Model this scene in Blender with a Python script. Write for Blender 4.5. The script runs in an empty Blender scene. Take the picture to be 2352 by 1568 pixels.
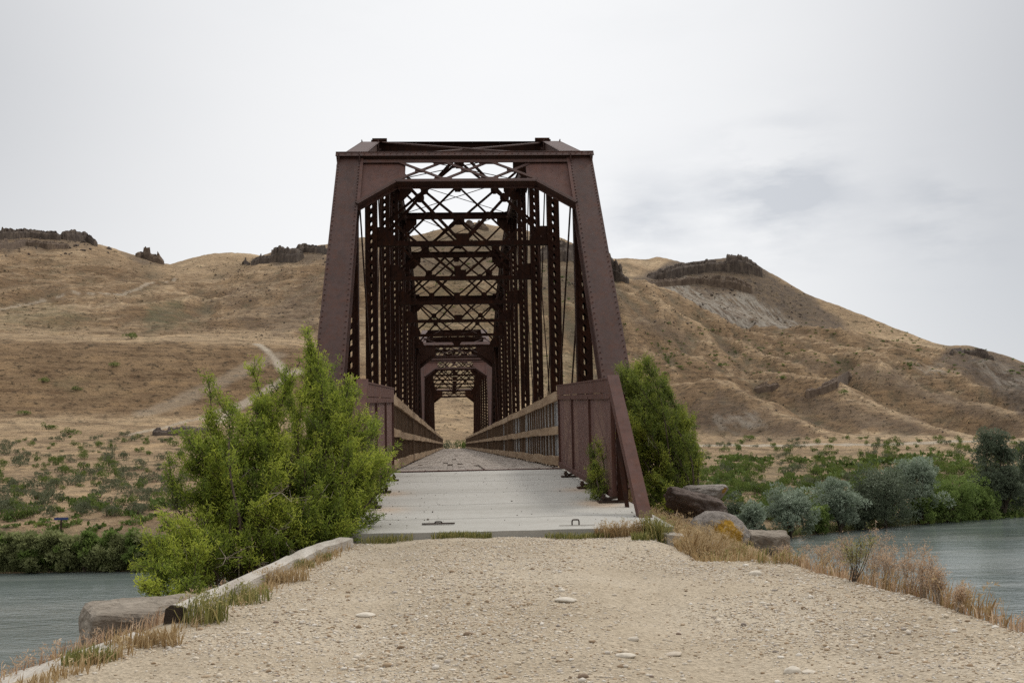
import bpy, bmesh, math, random
import numpy as np
from mathutils import Vector, Matrix
R = math.radians
rng = np.random.default_rng(7)
random.seed(7)
sc = bpy.context.scene
COL = sc.collection

# ------------------------------------------------------------------ camera
F = 2483.0; CX, CY = 1176.0, 784.0
EYE = np.array([-0.45, 0.0, 0.45])
ROLL = R(1.12)
v_ = np.array([(1036 - CX) / F, -(1022 - CY) / F, -1.0]); v_ /= np.linalg.norm(v_)
u_ = np.array([-math.sin(ROLL), math.cos(ROLL), 0.0])
u_[2] = -(u_[0] * v_[0] + u_[1] * v_[1]) / v_[2]; u_ /= np.linalg.norm(u_)
CAMM = np.array([np.cross(v_, u_), v_, u_])


def ray(px, py):
    px = np.asarray(px, float); py = np.asarray(py, float)
    d = np.stack([(px - CX) / F, -(py - CY) / F, -np.ones_like(px)], -1)
    return d @ CAMM.T


def at_y(px, py, Y):
    d = ray(px, py); return EYE + d * (Y / d[1])


def at_z(px, py, z):
    d = ray(px, py); return EYE + d * ((z - EYE[2]) / d[2])


def az_el(px, py):
    d = ray(px, py)
    return np.arctan2(d[..., 0], d[..., 1]), d[..., 2] / np.hypot(d[..., 0], d[..., 1])


def project(P):
    c = (np.asarray(P) - EYE) @ CAMM
    return CX + F * c[..., 0] / -c[..., 2], CY - F * c[..., 1] / -c[..., 2]


cam = bpy.data.cameras.new('camera')
co = bpy.data.objects.new('camera', cam); COL.objects.link(co)
cam.sensor_width = 36; cam.lens = 36 * F / 2352; cam.clip_end = 6000; cam.clip_start = 0.05
m4 = Matrix.Identity(4)
for i in range(3):
    for j in range(3): m4[i][j] = CAMM[i][j]
    m4[i][3] = EYE[i]
co.matrix_world = m4
sc.camera = co


# ------------------------------------------------------------------ helpers
def tag(o, label=None, cat=None, group=None, kind=None):
    if label: o['label'] = label
    if cat: o['category'] = cat
    if group: o['group'] = group
    if kind: o['kind'] = kind
    return o


def empty(name, loc, label, cat, group=None, rz=0.0):
    o = bpy.data.objects.new(name, None); COL.objects.link(o)
    o.location = loc; o.rotation_euler = (0, 0, rz); o.empty_display_size = 0.2
    return tag(o, label, cat, group)


def link(name, me, parent=None, loc=None):
    o = bpy.data.objects.new(name, me); COL.objects.link(o)
    if parent is not None: o.parent = parent
    if loc is not None: o.location = loc
    return o


def copy_tree(o, parent=None):
    c = o.copy(); COL.objects.link(c); c.parent = parent
    for ch in o.children: copy_tree(ch, c)
    return c


def np_mesh(name, V, faces, material, smooth=False, fattr=None, uv=None, vattrs=None):
    """V (n,3); faces (m,k) array, all of one size, or a list of such arrays"""
    V = np.asarray(V, np.float32)
    if not isinstance(faces, list): faces = [faces]
    me = bpy.data.meshes.new(name)
    me.vertices.add(len(V)); me.vertices.foreach_set('co', V.ravel())
    tot = sum(f.size for f in faces); nf = sum(len(f) for f in faces)
    me.loops.add(tot); me.polygons.add(nf)
    me.loops.foreach_set('vertex_index', np.concatenate([f.ravel() for f in faces]).astype(np.int32))
    sizes = np.concatenate([np.full(len(f), f.shape[1]) for f in faces])
    st = np.concatenate([[0], np.cumsum(sizes)[:-1]]).astype(np.int32)
    me.polygons.foreach_set('loop_start', st)
    me.polygons.foreach_set('use_smooth', np.full(nf, smooth))
    for k, a in (vattrs or {}).items():
        at = me.attributes.new(k, 'FLOAT', 'POINT'); at.data.foreach_set('value', np.asarray(a, np.float32))
    for k, a in (fattr or {}).items():
        at = me.attributes.new(k, 'FLOAT', 'FACE'); at.data.foreach_set('value', np.asarray(a, np.float32))
    me.update(calc_edges=True); me.validate()
    me.materials.append(material)
    return me


class MB:
    """collects boxes, bars, plates and tubes for ONE mesh"""
    def __init__(self): self.V = []; self.Fc = []

    def add(self, V, Fs):
        b = len(self.V); self.V += [tuple(p) for p in V]; self.Fc += [tuple(i + b for i in f) for f in Fs]

    BOXF = [(0, 3, 2, 1), (4, 5, 6, 7), (0, 1, 5, 4), (1, 2, 6, 5), (2, 3, 7, 6), (3, 0, 4, 7)]

    def box(self, x0, y0, z0, x1, y1, z1):
        self.add([(x0, y0, z0), (x1, y0, z0), (x1, y1, z0), (x0, y1, z0), (x0, y0, z1), (x1, y0, z1), (x1, y1, z1), (x0, y1, z1)], MB.BOXF)

    def bar(self, p, q, w, h, up=(0, 0, 1), off=(0, 0)):
        p = Vector(p); q = Vector(q); d = (q - p).normalized(); up = Vector(up)
        s = d.cross(up)
        if s.length < 1e-4: s = d.cross(Vector((1, 0, 0)))
        s.normalize(); t = s.cross(d).normalized()
        c = s * off[0] + t * off[1]
        s *= w / 2; t *= h / 2
        a = [p + c - s - t, p + c + s - t, p + c + s + t, p + c - s + t]; b = [x + (q - p) for x in a]
        self.add(a + b, MB.BOXF)

    def tube(self, p, q, r, n=6, r2=None):
        p = Vector(p); q = Vector(q); d = (q - p).normalized()
        s = d.orthogonal().normalized(); t = d.cross(s); r2 = r if r2 is None else r2
        V = [p + (s * math.cos(6.2832 * i / n) + t * math.sin(6.2832 * i / n)) * r for i in range(n)]
        V += [q + (s * math.cos(6.2832 * i / n) + t * math.sin(6.2832 * i / n)) * r2 for i in range(n)]
        self.add(V, [(i, (i + 1) % n, n + (i + 1) % n, n + i) for i in range(n)] + [tuple(range(n))[::-1], tuple(range(n, 2 * n))])

    def rivet(self, c, n, r=0.02):
        c = Vector(c); n = Vector(n).normalized(); s = n.orthogonal().normalized(); t = n.cross(s)
        k = 6
        V = [c + (s * math.cos(6.2832 * i / k) + t * math.sin(6.2832 * i / k)) * r for i in range(k)]
        V += [c + n * r * .7 + (s * math.cos(6.2832 * i / k) + t * math.sin(6.2832 * i / k)) * r * .55 for i in range(k)]
        self.add(V, [(i, (i + 1) % k, k + (i + 1) % k, k + i) for i in range(k)] + [tuple(range(k, 2 * k))])

    def plate(self, pts, th, n):
        """polygon (3-D points) given thickness th along n"""
        n = Vector(n).normalized() * th / 2; k = len(pts); P = [Vector(p) for p in pts]
        self.add([p - n for p in P] + [p + n for p in P],
                 [tuple(range(k))[::-1], tuple(range(k, 2 * k))] + [(i, (i + 1) % k, k + (i + 1) % k, k + i) for i in range(k)])

    def mesh(self, name, m, smooth=False, jit=0):
        me = bpy.data.meshes.new(name)
        V = self.V
        if jit: V = [(x + random.uniform(-jit, jit), y + random.uniform(-jit, jit), z + random.uniform(-jit, jit)) for x, y, z in V]
        me.from_pydata(V, [], self.Fc); me.update()
        bm = bmesh.new(); bm.from_mesh(me); bmesh.ops.recalc_face_normals(bm, faces=bm.faces); bm.to_mesh(me); bm.free()
        if smooth:
            for p in me.polygons: p.use_smooth = True
        me.materials.append(m)
        return me

    def build(self, name, m, parent=None, smooth=False, jit=0):
        return link(name, self.mesh(name, m, smooth, jit), parent)


# numpy gradient noise ------------------------------------------------
_perm = np.random.default_rng(3).permutation(4096)
_g = np.random.default_rng(4).normal(size=(4096, 3)); _g /= np.linalg.norm(_g, axis=1, keepdims=True)


def noise3(x, y, z):
    x = np.asarray(x, float); y = np.asarray(y, float); z = np.asarray(z, float)
    x, y, z = np.broadcast_arrays(x, y, z)
    xi, yi, zi = np.floor(x).astype(int), np.floor(y).astype(int), np.floor(z).astype(int)
    fx, fy, fz = x - xi, y - yi, z - zi
    fade = lambda t: t * t * t * (t * (t * 6 - 15) + 10)
    ux, uy, uz = fade(fx), fade(fy), fade(fz)
    out = 0
    for i in (0, 1):
        for j in (0, 1):
            for k in (0, 1):
                h = _perm[(_perm[(_perm[(xi + i) & 4095] + yi + j) & 4095] + zi + k) & 4095]
                g = _g[h]
                d = g[..., 0] * (fx - i) + g[..., 1] * (fy - j) + g[..., 2] * (fz - k)
                out = out + d * (ux if i else 1 - ux) * (uy if j else 1 - uy) * (uz if k else 1 - uz)
    return out * 1.6


def fbm(x, y, z=0.0, o=4, ridged=False):
    s, a, f = 0, 1.0, 1.0
    for _ in range(o):
        n = noise3(x * f + 13.7 * _, y * f + 7.1 * _, np.asarray(z) * f + 3.3 * _)
        s = s + a * ((1 - 2 * np.abs(n)) if ridged else n); a *= .5; f *= 2.03
    return s


def sstep(a, b, x):
    t = np.clip((x - a) / (b - a), 0, 1); return t * t * (3 - 2 * t)


# ------------------------------------------------------------------ materials
def mat(name):
    m = bpy.data.materials.new(name); m.use_nodes = True
    nt = m.node_tree; b = nt.nodes['Principled BSDF']
    return m, nt, b


def N(nt, t, **kw):
    n = nt.nodes.new(t)
    for k, v in kw.items():
        if hasattr(n, k): setattr(n, k, v)
        else: n.inputs[k].default_value = v
    return n


def ramp(nt, fac, stops):
    n = nt.nodes.new('ShaderNodeValToRGB'); e = n.color_ramp.elements
    while len(e) < len(stops): e.new(.5)
    for i, (p, c) in enumerate(stops):
        e[i].position = p; e[i].color = (*c, 1) if len(c) == 3 else c
    if fac is not None: nt.links.new(fac, n.inputs[0])
    return n.outputs[0]


def mixc(nt, fac, a, b, mode='MIX'):
    n = nt.nodes.new('ShaderNodeMix'); n.data_type = 'RGBA'; n.blend_type = mode
    for i, v in ((0, fac), (6, a), (7, b)):
        if isinstance(v, (int, float)): n.inputs[i].default_value = v
        elif isinstance(v, tuple): n.inputs[i].default_value = (*v, 1)
        else: nt.links.new(v, n.inputs[i])
    return n.outputs[2]


def math_(nt, op, a, b=None):
    n = nt.nodes.new('ShaderNodeMath'); n.operation = op
    for i, v in ((0, a), (1, b)):
        if v is None: continue
        if isinstance(v, (int, float)): n.inputs[i].default_value = v
        else: nt.links.new(v, n.inputs[i])
    return n.outputs[0]


def coords(nt, scale=(1, 1, 1), kind='Object'):
    if kind == 'World':
        g = nt.nodes.new('ShaderNodeNewGeometry'); o = g.outputs['Position']
    else:
        o = nt.nodes.new('ShaderNodeTexCoord').outputs[kind]
    mp = nt.nodes.new('ShaderNodeMapping'); mp.inputs['Scale'].default_value = scale
    nt.links.new(o, mp.inputs[0]); return mp.outputs[0]


def noise(nt, vec, scale, detail=4, rough=.55, out='Fac'):
    n = N(nt, 'ShaderNodeTexNoise'); n.inputs['Scale'].default_value = scale
    n.inputs['Detail'].default_value = detail; n.inputs['Roughness'].default_value = rough
    nt.links.new(vec, n.inputs['Vector']); return n.outputs[out]


def bump(nt, b, h, strength, dist):
    n = nt.nodes.new('ShaderNodeBump'); n.inputs['Strength'].default_value = strength; n.inputs['Distance'].default_value = dist
    nt.links.new(h, n.inputs['Height']); nt.links.new(n.outputs[0], b.inputs['Normal'])


def attr(nt, name):
    n = nt.nodes.new('ShaderNodeAttribute'); n.attribute_name = name; return n


def simple(name, stops, scale, rough=.8, bstr=.3, bdist=.01, sv=(1, 1, 1), fine=None, world=True, spec=.3, metal=0.0):
    m, nt, b = mat(name)
    vec = coords(nt, sv, 'World' if world else 'Object')
    n1 = noise(nt, vec, scale, 6, .62)
    c = ramp(nt, n1, stops)
    n2 = noise(nt, vec, (fine or scale * 9), 4, .6)
    c = mixc(nt, .55, c, ramp(nt, n2, [(.3, (.62, .62, .62)), (.7, (1.3, 1.3, 1.3))]), 'MULTIPLY')
    nt.links.new(c, b.inputs['Base Color'])
    b.inputs['Roughness'].default_value = rough; b.inputs['Specular IOR Level'].default_value = spec
    b.inputs['Metallic'].default_value = metal
    if bstr: bump(nt, b, n2, bstr, bdist)
    return m


def foliage_mat(name, c0, c1, c2, trans=.3):
    """leaf colour from a per-shoot attribute"""
    m, nt, b = mat(name)
    a = attr(nt, 'tone').outputs['Fac']
    c = ramp(nt, a, [(0, c0), (.5, c1), (1, c2)])
    nt.links.new(c, b.inputs['Base Color']); b.inputs['Roughness'].default_value = .7; b.inputs['Specular IOR Level'].default_value = .2
    t = nt.nodes.new('ShaderNodeBsdfTranslucent'); nt.links.new(c, t.inputs['Color'])
    mx = nt.nodes.new('ShaderNodeMixShader'); mx.inputs[0].default_value = trans
    nt.links.new(b.outputs[0], mx.inputs[1]); nt.links.new(t.outputs[0], mx.inputs[2])
    nt.links.new(mx.outputs[0], nt.nodes['Material Output'].inputs['Surface'])
    return m


M = {}
# painted, weathered steel: dark red-brown with rust along edges and streaks
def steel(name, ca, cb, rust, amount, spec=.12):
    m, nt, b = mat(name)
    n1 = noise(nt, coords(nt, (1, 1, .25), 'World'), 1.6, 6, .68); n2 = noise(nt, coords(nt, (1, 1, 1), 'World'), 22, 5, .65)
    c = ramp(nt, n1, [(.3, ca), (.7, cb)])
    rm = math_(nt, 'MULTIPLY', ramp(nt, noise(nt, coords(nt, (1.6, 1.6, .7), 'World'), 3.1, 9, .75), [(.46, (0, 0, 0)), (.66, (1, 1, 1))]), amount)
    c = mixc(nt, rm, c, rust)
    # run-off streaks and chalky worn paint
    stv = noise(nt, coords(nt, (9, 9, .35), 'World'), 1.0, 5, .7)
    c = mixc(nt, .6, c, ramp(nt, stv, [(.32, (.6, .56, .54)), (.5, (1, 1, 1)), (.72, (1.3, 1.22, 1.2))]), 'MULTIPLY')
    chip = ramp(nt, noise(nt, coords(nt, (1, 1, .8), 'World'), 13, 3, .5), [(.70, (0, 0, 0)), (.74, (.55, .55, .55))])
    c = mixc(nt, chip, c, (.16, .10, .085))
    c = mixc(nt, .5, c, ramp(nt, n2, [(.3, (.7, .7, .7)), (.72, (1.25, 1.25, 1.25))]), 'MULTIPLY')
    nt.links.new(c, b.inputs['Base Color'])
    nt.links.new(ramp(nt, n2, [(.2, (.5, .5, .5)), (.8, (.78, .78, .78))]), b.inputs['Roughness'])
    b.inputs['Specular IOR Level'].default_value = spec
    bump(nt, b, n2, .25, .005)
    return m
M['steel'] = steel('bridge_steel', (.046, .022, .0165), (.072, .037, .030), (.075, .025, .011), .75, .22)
M['steel_shaded'] = steel('shaded_steel', (.018, .008, .0055), (.028, .013, .009), (.048, .016, .007), .7, .05)  # same steel, backlit shade of the inner members put into its colour
M['wing'] = steel('wing_steel', (.075, .034, .026), (.105, .053, .043), (.10, .036, .018), .6, .18)
M['iron'] = steel('iron', (.03, .022, .018), (.06, .04, .03), (.09, .04, .02), .6)
M['wood'] = simple('rail_timber', [(.3, (.18, .11, .058)), (.5, (.28, .19, .112)), (.72, (.37, .275, .18))], 2.2, .85, .5, .012, (1, .25, 3), 40)
M['picket'] = simple('picket_timber', [(.3, (.085, .052, .03)), (.7, (.16, .10, .06))], 3, .85, .5, .01, (2, 2, .3), 30)
M['drift'] = simple('weathered_timber', [(.3, (.28, .24, .20)), (.5, (.37, .335, .285)), (.75, (.46, .42, .37))], 3, .9, .6, .012, (3, .6, 3), 34)
M['char'] = simple('charred_end', [(.3, (.025, .018, .013)), (.7, (.07, .05, .035))], 14, .95, .7, .012)
M['concrete'] = None
M['old_concrete'] = simple('old_concrete', [(.28, (.13, .105, .08)), (.5, (.22, .185, .145)), (.75, (.33, .285, .23))], 2.4, .95, .9, .03, (1, 1, 1), 26)


def concrete():
    m, nt, b = mat('slab_concrete')
    w = coords(nt, (1, 1, 1), 'World')
    n1 = noise(nt, coords(nt, (.35, 1.2, 1), 'World'), 1.1, 6, .6); n2 = noise(nt, w, 60, 3, .6); n3 = noise(nt, w, 9, 5, .65)
    c = ramp(nt, n1, [(.3, (.27, .255, .225)), (.52, (.33, .315, .283)), (.75, (.365, .35, .318))])
    c = mixc(nt, .4, c, ramp(nt, n3, [(.3, (.8, .78, .74)), (.65, (1.08, 1.08, 1.08))]), 'MULTIPLY')
    rust = attr(nt, 'rust').outputs['Fac']
    c = mixc(nt, math_(nt, 'MULTIPLY', rust, .42), c, (.42, .24, .10))
    nt.links.new(c, b.inputs['Base Color']); b.inputs['Roughness'].default_value = .85; b.inputs['Specular IOR Level'].default_value = .25
    bump(nt, b, n2, .25, .004)
    return m
M['concrete'] = concrete()


def gravel_ground():
    m, nt, b = mat('gravel_ground')
    w = coords(nt, (1, 1, 1), 'World')
    n1 = noise(nt, w, .9, 5, .6); n2 = noise(nt, w, 34, 5, .7)
    c = ramp(nt, n1, [(.3, (.335, .275, .195)), (.5, (.40, .335, .247)), (.72, (.45, .388, .298))])
    v = nt.nodes.new('ShaderNodeTexVoronoi'); v.inputs['Scale'].default_value = 62; nt.links.new(w, v.inputs['Vector'])
    st = ramp(nt, v.outputs['Color'], [(.1, (.62, .58, .53)), (.45, (.95, .95, .95)), (.9, (1.25, 1.22, 1.2))])
    c = mixc(nt, .5, c, st, 'MULTIPLY')
    c = mixc(nt, .7, c, ramp(nt, n2, [(.32, (.55, .52, .49)), (.5, (.98, .98, .98)), (.75, (1.15, 1.15, 1.15))]), 'MULTIPLY')
    pt = noise(nt, coords(nt, (1, .55, 1), 'World'), .75, 6, .62)
    c = mixc(nt, ramp(nt, pt, [(.52, (0, 0, 0)), (.68, (.55, .55, .55))]), c, mixc(nt, 1.0, c, (.70, .70, .72), 'MULTIPLY'))
    soil = attr(nt, 'soil').outputs['Fac']
    sc_ = ramp(nt, noise(nt, w, 4, 6, .65), [(.3, (.17, .115, .07)), (.7, (.30, .21, .135))])
    c = mixc(nt, soil, c, sc_)
    nt.links.new(c, b.inputs['Base Color']); b.inputs['Roughness'].default_value = .95; b.inputs['Specular IOR Level'].default_value = .15
    h = math_(nt, 'ADD', n2, v.outputs['Distance'])
    bump(nt, b, h, .8, .012)
    return m
M['gravel'] = gravel_ground()


def stone_mat(name, stops):
    m, nt, b = mat(name)
    a = attr(nt, 'tone').outputs['Fac']
    oi = nt.nodes.new('ShaderNodeObjectInfo').outputs['Random']
    f = math_(nt, 'FRACT', math_(nt, 'ADD', a, oi))
    c = ramp(nt, f, stops)
    n = noise(nt, coords(nt, (1, 1, 1), 'World'), 45, 4, .6)
    c = mixc(nt, .6, c, ramp(nt, n, [(.3, (.75, .73, .7)), (.7, (1.15, 1.15, 1.15))]), 'MULTIPLY')
    nt.links.new(c, b.inputs['Base Color']); b.inputs['Roughness'].default_value = .85; b.inputs['Specular IOR Level'].default_value = .25
    bump(nt, b, n, .3, .004)
    return m
M['stone'] = stone_mat('gravel_stone', [(0, (.17, .115, .07)), (.10, (.36, .26, .165)), (.35, (.50, .42, .315)), (.6, (.58, .51, .41)), (.8, (.44, .39, .33)), (.93, (.68, .63, .55)), (1, (.22, .18, .15))])
M['cobble'] = stone_mat('cobble_stone', [(0, (.46, .41, .34)), (.4, (.56, .51, .43)), (.75, (.48, .42, .34)), (1, (.36, .29, .22))])
M['tan_cobble'] = stone_mat('tan_stone', [(0, (.25, .165, .095)), (.5, (.30, .22, .14)), (1, (.17, .12, .09))])

M['leaf'] = foliage_mat('greasewood_leaf', (.07, .098, .019), (.20, .26, .038), (.45, .49, .074), .45)
M['leaf2'] = foliage_mat('greasewood_leaf_dark', (.06, .085, .018), (.16, .20, .036), (.36, .39, .065), .4)  # darker leaf green for the right bush and the sprig
M['bark'] = simple('bark', [(.3, (.05, .036, .026)), (.7, (.12, .09, .066))], 9, .95, .6, .01)
M['deadtwig'] = simple('dead_twig', [(.3, (.26, .21, .16)), (.7, (.42, .36, .29))], 9, .95, .3, .004)
M['sage'] = foliage_mat('sage_leaf', (.075, .085, .045), (.13, .145, .08), (.21, .22, .13), .15)
M['drytuft'] = foliage_mat('dry_tuft', (.055, .045, .025), (.10, .085, .05), (.17, .14, .08), .1)
M['greasebush'] = foliage_mat('far_green_leaf', (.05, .078, .018), (.108, .152, .034), (.20, .245, .06), .25)
M['olive'] = foliage_mat('silver_olive_leaf', (.12, .15, .10), (.26, .31, .225), (.47, .52, .41), .2)
M['willow'] = foliage_mat('willow_leaf', (.075, .115, .032), (.18, .245, .065), (.29, .36, .11), .42)
M['darkolive'] = foliage_mat('dark_olive_leaf', (.06, .075, .045), (.125, .15, .095), (.22, .25, .17), .2)
M['reed'] = foliage_mat('reed_leaf', (.14, .15, .065), (.27, .29, .125), (.42, .44, .21), .45)
M['straw'] = foliage_mat('straw', (.27, .17, .075), (.42, .30, .155), (.56, .44, .265), .3)
M['greengrass'] = foliage_mat('green_grass', (.09, .11, .03), (.24, .235, .075), (.44, .37, .16), .3)
M['redweed'] = foliage_mat('dry_weed', (.28, .165, .10), (.48, .335, .215), (.66, .52, .37), .35)


def terrain_mat():
    m, nt, b = mat('hill_ground')
    w = coords(nt, (1, 1, 1), 'World')
    big = noise(nt, w, .012, 5, .6)
    c = ramp(nt, big, [(.3, (.21, .147, .088)), (.5, (.295, .213, .13)), (.7, (.385, .29, .185))])
    # contour-following terracettes and grass streaks
    strat = noise(nt, coords(nt, (.10, .10, .9), 'World'), 1.0, 4, .65)
    c = mixc(nt, .75, c, ramp(nt, strat, [(.32, (.5, .45, .42)), (.5, (1, 1, 1)), (.66, (1.3, 1.27, 1.2))]), 'MULTIPLY')
    # small tufts and stones
    speck = noise(nt, w, .55, 6, .72)
    c = mixc(nt, ramp(nt, speck, [(.53, (0, 0, 0)), (.62, (.85, .85, .85))]), c, (.085, .066, .042))
    sp3 = noise(nt, w, .16, 7, .75)
    c = mixc(nt, .8, c, ramp(nt, sp3, [(.33, (.6, .56, .53)), (.5, (1, 1, 1)), (.68, (1.22, 1.2, 1.15))]), 'MULTIPLY')
    sp2 = noise(nt, coords(nt, (1, 1, 1), 'World'), 1.7, 4, .7)
    c = mixc(nt, .5, c, ramp(nt, sp2, [(.3, (.72, .70, .68)), (.7, (1.22, 1.2, 1.18))]), 'MULTIPLY')
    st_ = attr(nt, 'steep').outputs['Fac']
    c = mixc(nt, st_, mixc(nt, 1.0, c, (1.14, 1.14, 1.14), 'MULTIPLY'), mixc(nt, 1.0, c, (.64, .58, .53), 'MULTIPLY'))  # slope shading painted in: flats lighter, steep faces darker over browner soil
    g = attr(nt, 'green').outputs['Fac']
    gn = math_(nt, 'MULTIPLY', g, ramp(nt, noise(nt, w, .09, 6, .7), [(.36, (0, 0, 0)), (.6, (1, 1, 1))]))
    c = mixc(nt, gn, c, (.105, .098, .052))
    rk = attr(nt, 'scree').outputs['Fac']
    rkn = math_(nt, 'MULTIPLY', rk, ramp(nt, noise(nt, w, .16, 7, .75), [(.3, (.35, .35, .35)), (.6, (1, 1, 1))]))
    c = mixc(nt, rkn, c, ramp(nt, noise(nt, w, .5, 5, .7), [(.35, (.06, .045, .034)), (.7, (.125, .096, .074))]))
    pl = attr(nt, 'pale').outputs['Fac']
    stripe = noise(nt, coords(nt, (.32, .04, .03), 'World'), 1.0, 5, .7)
    pln = math_(nt, 'MULTIPLY', pl, ramp(nt, stripe, [(.42, (0, 0, 0)), (.58, (1, 1, 1))]))
    c = mixc(nt, pln, c, (.30, .27, .225))
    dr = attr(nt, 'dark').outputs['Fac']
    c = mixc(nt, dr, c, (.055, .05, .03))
    tk = attr(nt, 'track').outputs['Fac']; c = mixc(nt, tk, c, ramp(nt, noise(nt, w, .5, 5, .7), [(.35, (.33, .27, .20)), (.65, (.44, .375, .29))]))
    nt.links.new(c, b.inputs['Base Color']); b.inputs['Roughness'].default_value = .95; b.inputs['Specular IOR Level'].default_value = .1
    h = math_(nt, 'ADD', math_(nt, 'MULTIPLY', strat, 1.2), math_(nt, 'ADD', speck, sp2))
    bump(nt, b, h, .8, .9)
    return m
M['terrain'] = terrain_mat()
M['track'] = simple('dirt_track', [(.3, (.23, .18, .13)), (.7, (.31, .25, .185))], .6, .95, .3, .05)
M['rock'] = simple('basalt', [(.3, (.045, .033, .026)), (.5, (.085, .064, .05)), (.72, (.15, .115, .085))], .35, .95, .9, .25, (1, 1, .5), 2.2)
M['rock_tan'] = simple('basalt_brown', [(.3, (.075, .05, .035)), (.5, (.12, .085, .06)), (.72, (.20, .145, .10))], .35, .95, .9, .25, (1, 1, .5), 2.2)


def boulder_mat(name, base, lichen, pos=None):
    m, nt, b = mat(name)
    o = coords(nt, (1, 1, 1), 'Object')
    n1 = noise(nt, o, 3, 6, .65); n2 = noise(nt, o, 30, 5, .7)
    c = ramp(nt, n1, base)
    c = mixc(nt, .6, c, ramp(nt, n2, [(.3, (.6, .6, .6)), (.7, (1.3, 1.3, 1.3))]), 'MULTIPLY')
    # pale lichen specks
    c = mixc(nt, ramp(nt, noise(nt, o, 17, 5, .7), [(.6, (0, 0, 0)), (.68, (.5, .5, .5))]), c, (.36, .33, .27))
    if lichen:
        l = attr(nt, 'lichen').outputs['Fac']
        k = math_(nt, 'ADD', l, math_(nt, 'MULTIPLY', math_(nt, 'SUBTRACT', noise(nt, o, 9, 7, .75), .5), 1.5))
        lf = ramp(nt, k, [(.42, (0, 0, 0)), (.6, (1, 1, 1))])
        c = mixc(nt, lf, c, ramp(nt, n2, [(.35, (.25, .125, .012)), (.65, (.43, .25, .03))]))
    nt.links.new(c, b.inputs['Base Color']); b.inputs['Roughness'].default_value = .92; b.inputs['Specular IOR Level'].default_value = .2
    bump(nt, b, math_(nt, 'ADD', n1, n2), 1.0, .035)
    return m
M['boulder'] = boulder_mat('boulder_grey', [(.3, (.17, .145, .125)), (.7, (.31, .275, .24))], True)
M['boulder_dark'] = boulder_mat('boulder_dark', [(.3, (.075, .055, .045)), (.7, (.16, .12, .10))], False)


def water():
    m, nt, b = mat('river_water')
    b.inputs['Base Color'].default_value = (.115, .14, .137, 1)
    b.inputs['Roughness'].default_value = .12; b.inputs['IOR'].default_value = 1.33
    w = coords(nt, (1, 1, 1), 'World')
    n1 = noise(nt, coords(nt, (.5, 1.0, 1), 'World'), .55, 5, .62); n2 = noise(nt, coords(nt, (.7, 1.2, 1), 'World'), 2.6, 3, .6)
    n3 = noise(nt, coords(nt, (.02, .05, 1), 'World'), 1, 3, .6)
    nt.links.new(mixc(nt, ramp(nt, noise(nt, coords(nt, (.05, .22, 1), 'World'), 1, 5, .65), [(.45, (0, 0, 0)), (.7, (1, 1, 1))]), (.09, .11, .10), (.18, .195, .18)), b.inputs['Base Color'])
    nt.links.new(ramp(nt, n3, [(.35, (.08, .08, .08)), (.7, (.26, .26, .26))]), b.inputs['Roughness'])
    bump(nt, b, math_(nt, 'ADD', n1, math_(nt, 'MULTIPLY', n2, .35)), .55, .22)
    return m
M['water'] = water()


def screen_mat():
    m, nt, b = mat('perforated_screen')
    w = coords(nt, (1, 1, 1), 'World'); n = noise(nt, w, 6, 5, .6)
    nt.links.new(ramp(nt, n, [(.3, (.10, .044, .033)), (.7, (.15, .072, .055))]), b.inputs['Base Color']); b.inputs['Roughness'].default_value = .7
    t = nt.nodes.new('ShaderNodeBsdfTransparent'); mx = nt.nodes.new('ShaderNodeMixShader'); mx.inputs[0].default_value = .24
    nt.links.new(b.outputs[0], mx.inputs[1]); nt.links.new(t.outputs[0], mx.inputs[2])
    nt.links.new(mx.outputs[0], nt.nodes['Material Output'].inputs['Surface'])
    return m
M['screen'] = screen_mat()


def mesh_mat():
    m, nt, b = mat('galvanised_mesh')
    w = coords(nt, (1, 1, 1), 'World'); n = noise(nt, w, 5, 4, .6)
    nt.links.new(ramp(nt, n, [(.3, (.26, .265, .265)), (.7, (.36, .37, .375))]), b.inputs['Base Color']); b.inputs['Roughness'].default_value = .6
    wv = N(nt, 'ShaderNodeTexWave'); wv.bands_direction = 'Z'; wv.inputs['Scale'].default_value = 14; nt.links.new(w, wv.inputs['Vector'])
    bump(nt, b, wv.outputs['Fac'], .6, .01)
    t = nt.nodes.new('ShaderNodeBsdfTransparent'); mx = nt.nodes.new('ShaderNodeMixShader'); mx.inputs[0].default_value = .25
    nt.links.new(b.outputs[0], mx.inputs[1]); nt.links.new(t.outputs[0], mx.inputs[2])
    nt.links.new(mx.outputs[0], nt.nodes['Material Output'].inputs['Surface'])
    return m
M['mesh'] = mesh_mat()
M['deck'] = simple('deck_planks', [(.28, (.20, .16, .13)), (.5, (.29, .245, .205)), (.75, (.37, .325, .28))], 1.6, .9, .5, .01, (7, .7, 1), 20)

# ------------------------------------------------------------------ the steel truss spans
W2 = 2.8; P = 6.95; Y0 = 19.0; SPAN = 9 * P
HT = [7.25, 9.60, 11.15, 11.9, 11.9, 11.15, 9.60, 7.25]     # top-chord heights at nodes 1..8
SWAY = 6.62; ZB = -1.0
X3 = Vector((1, 0, 0))


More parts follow.
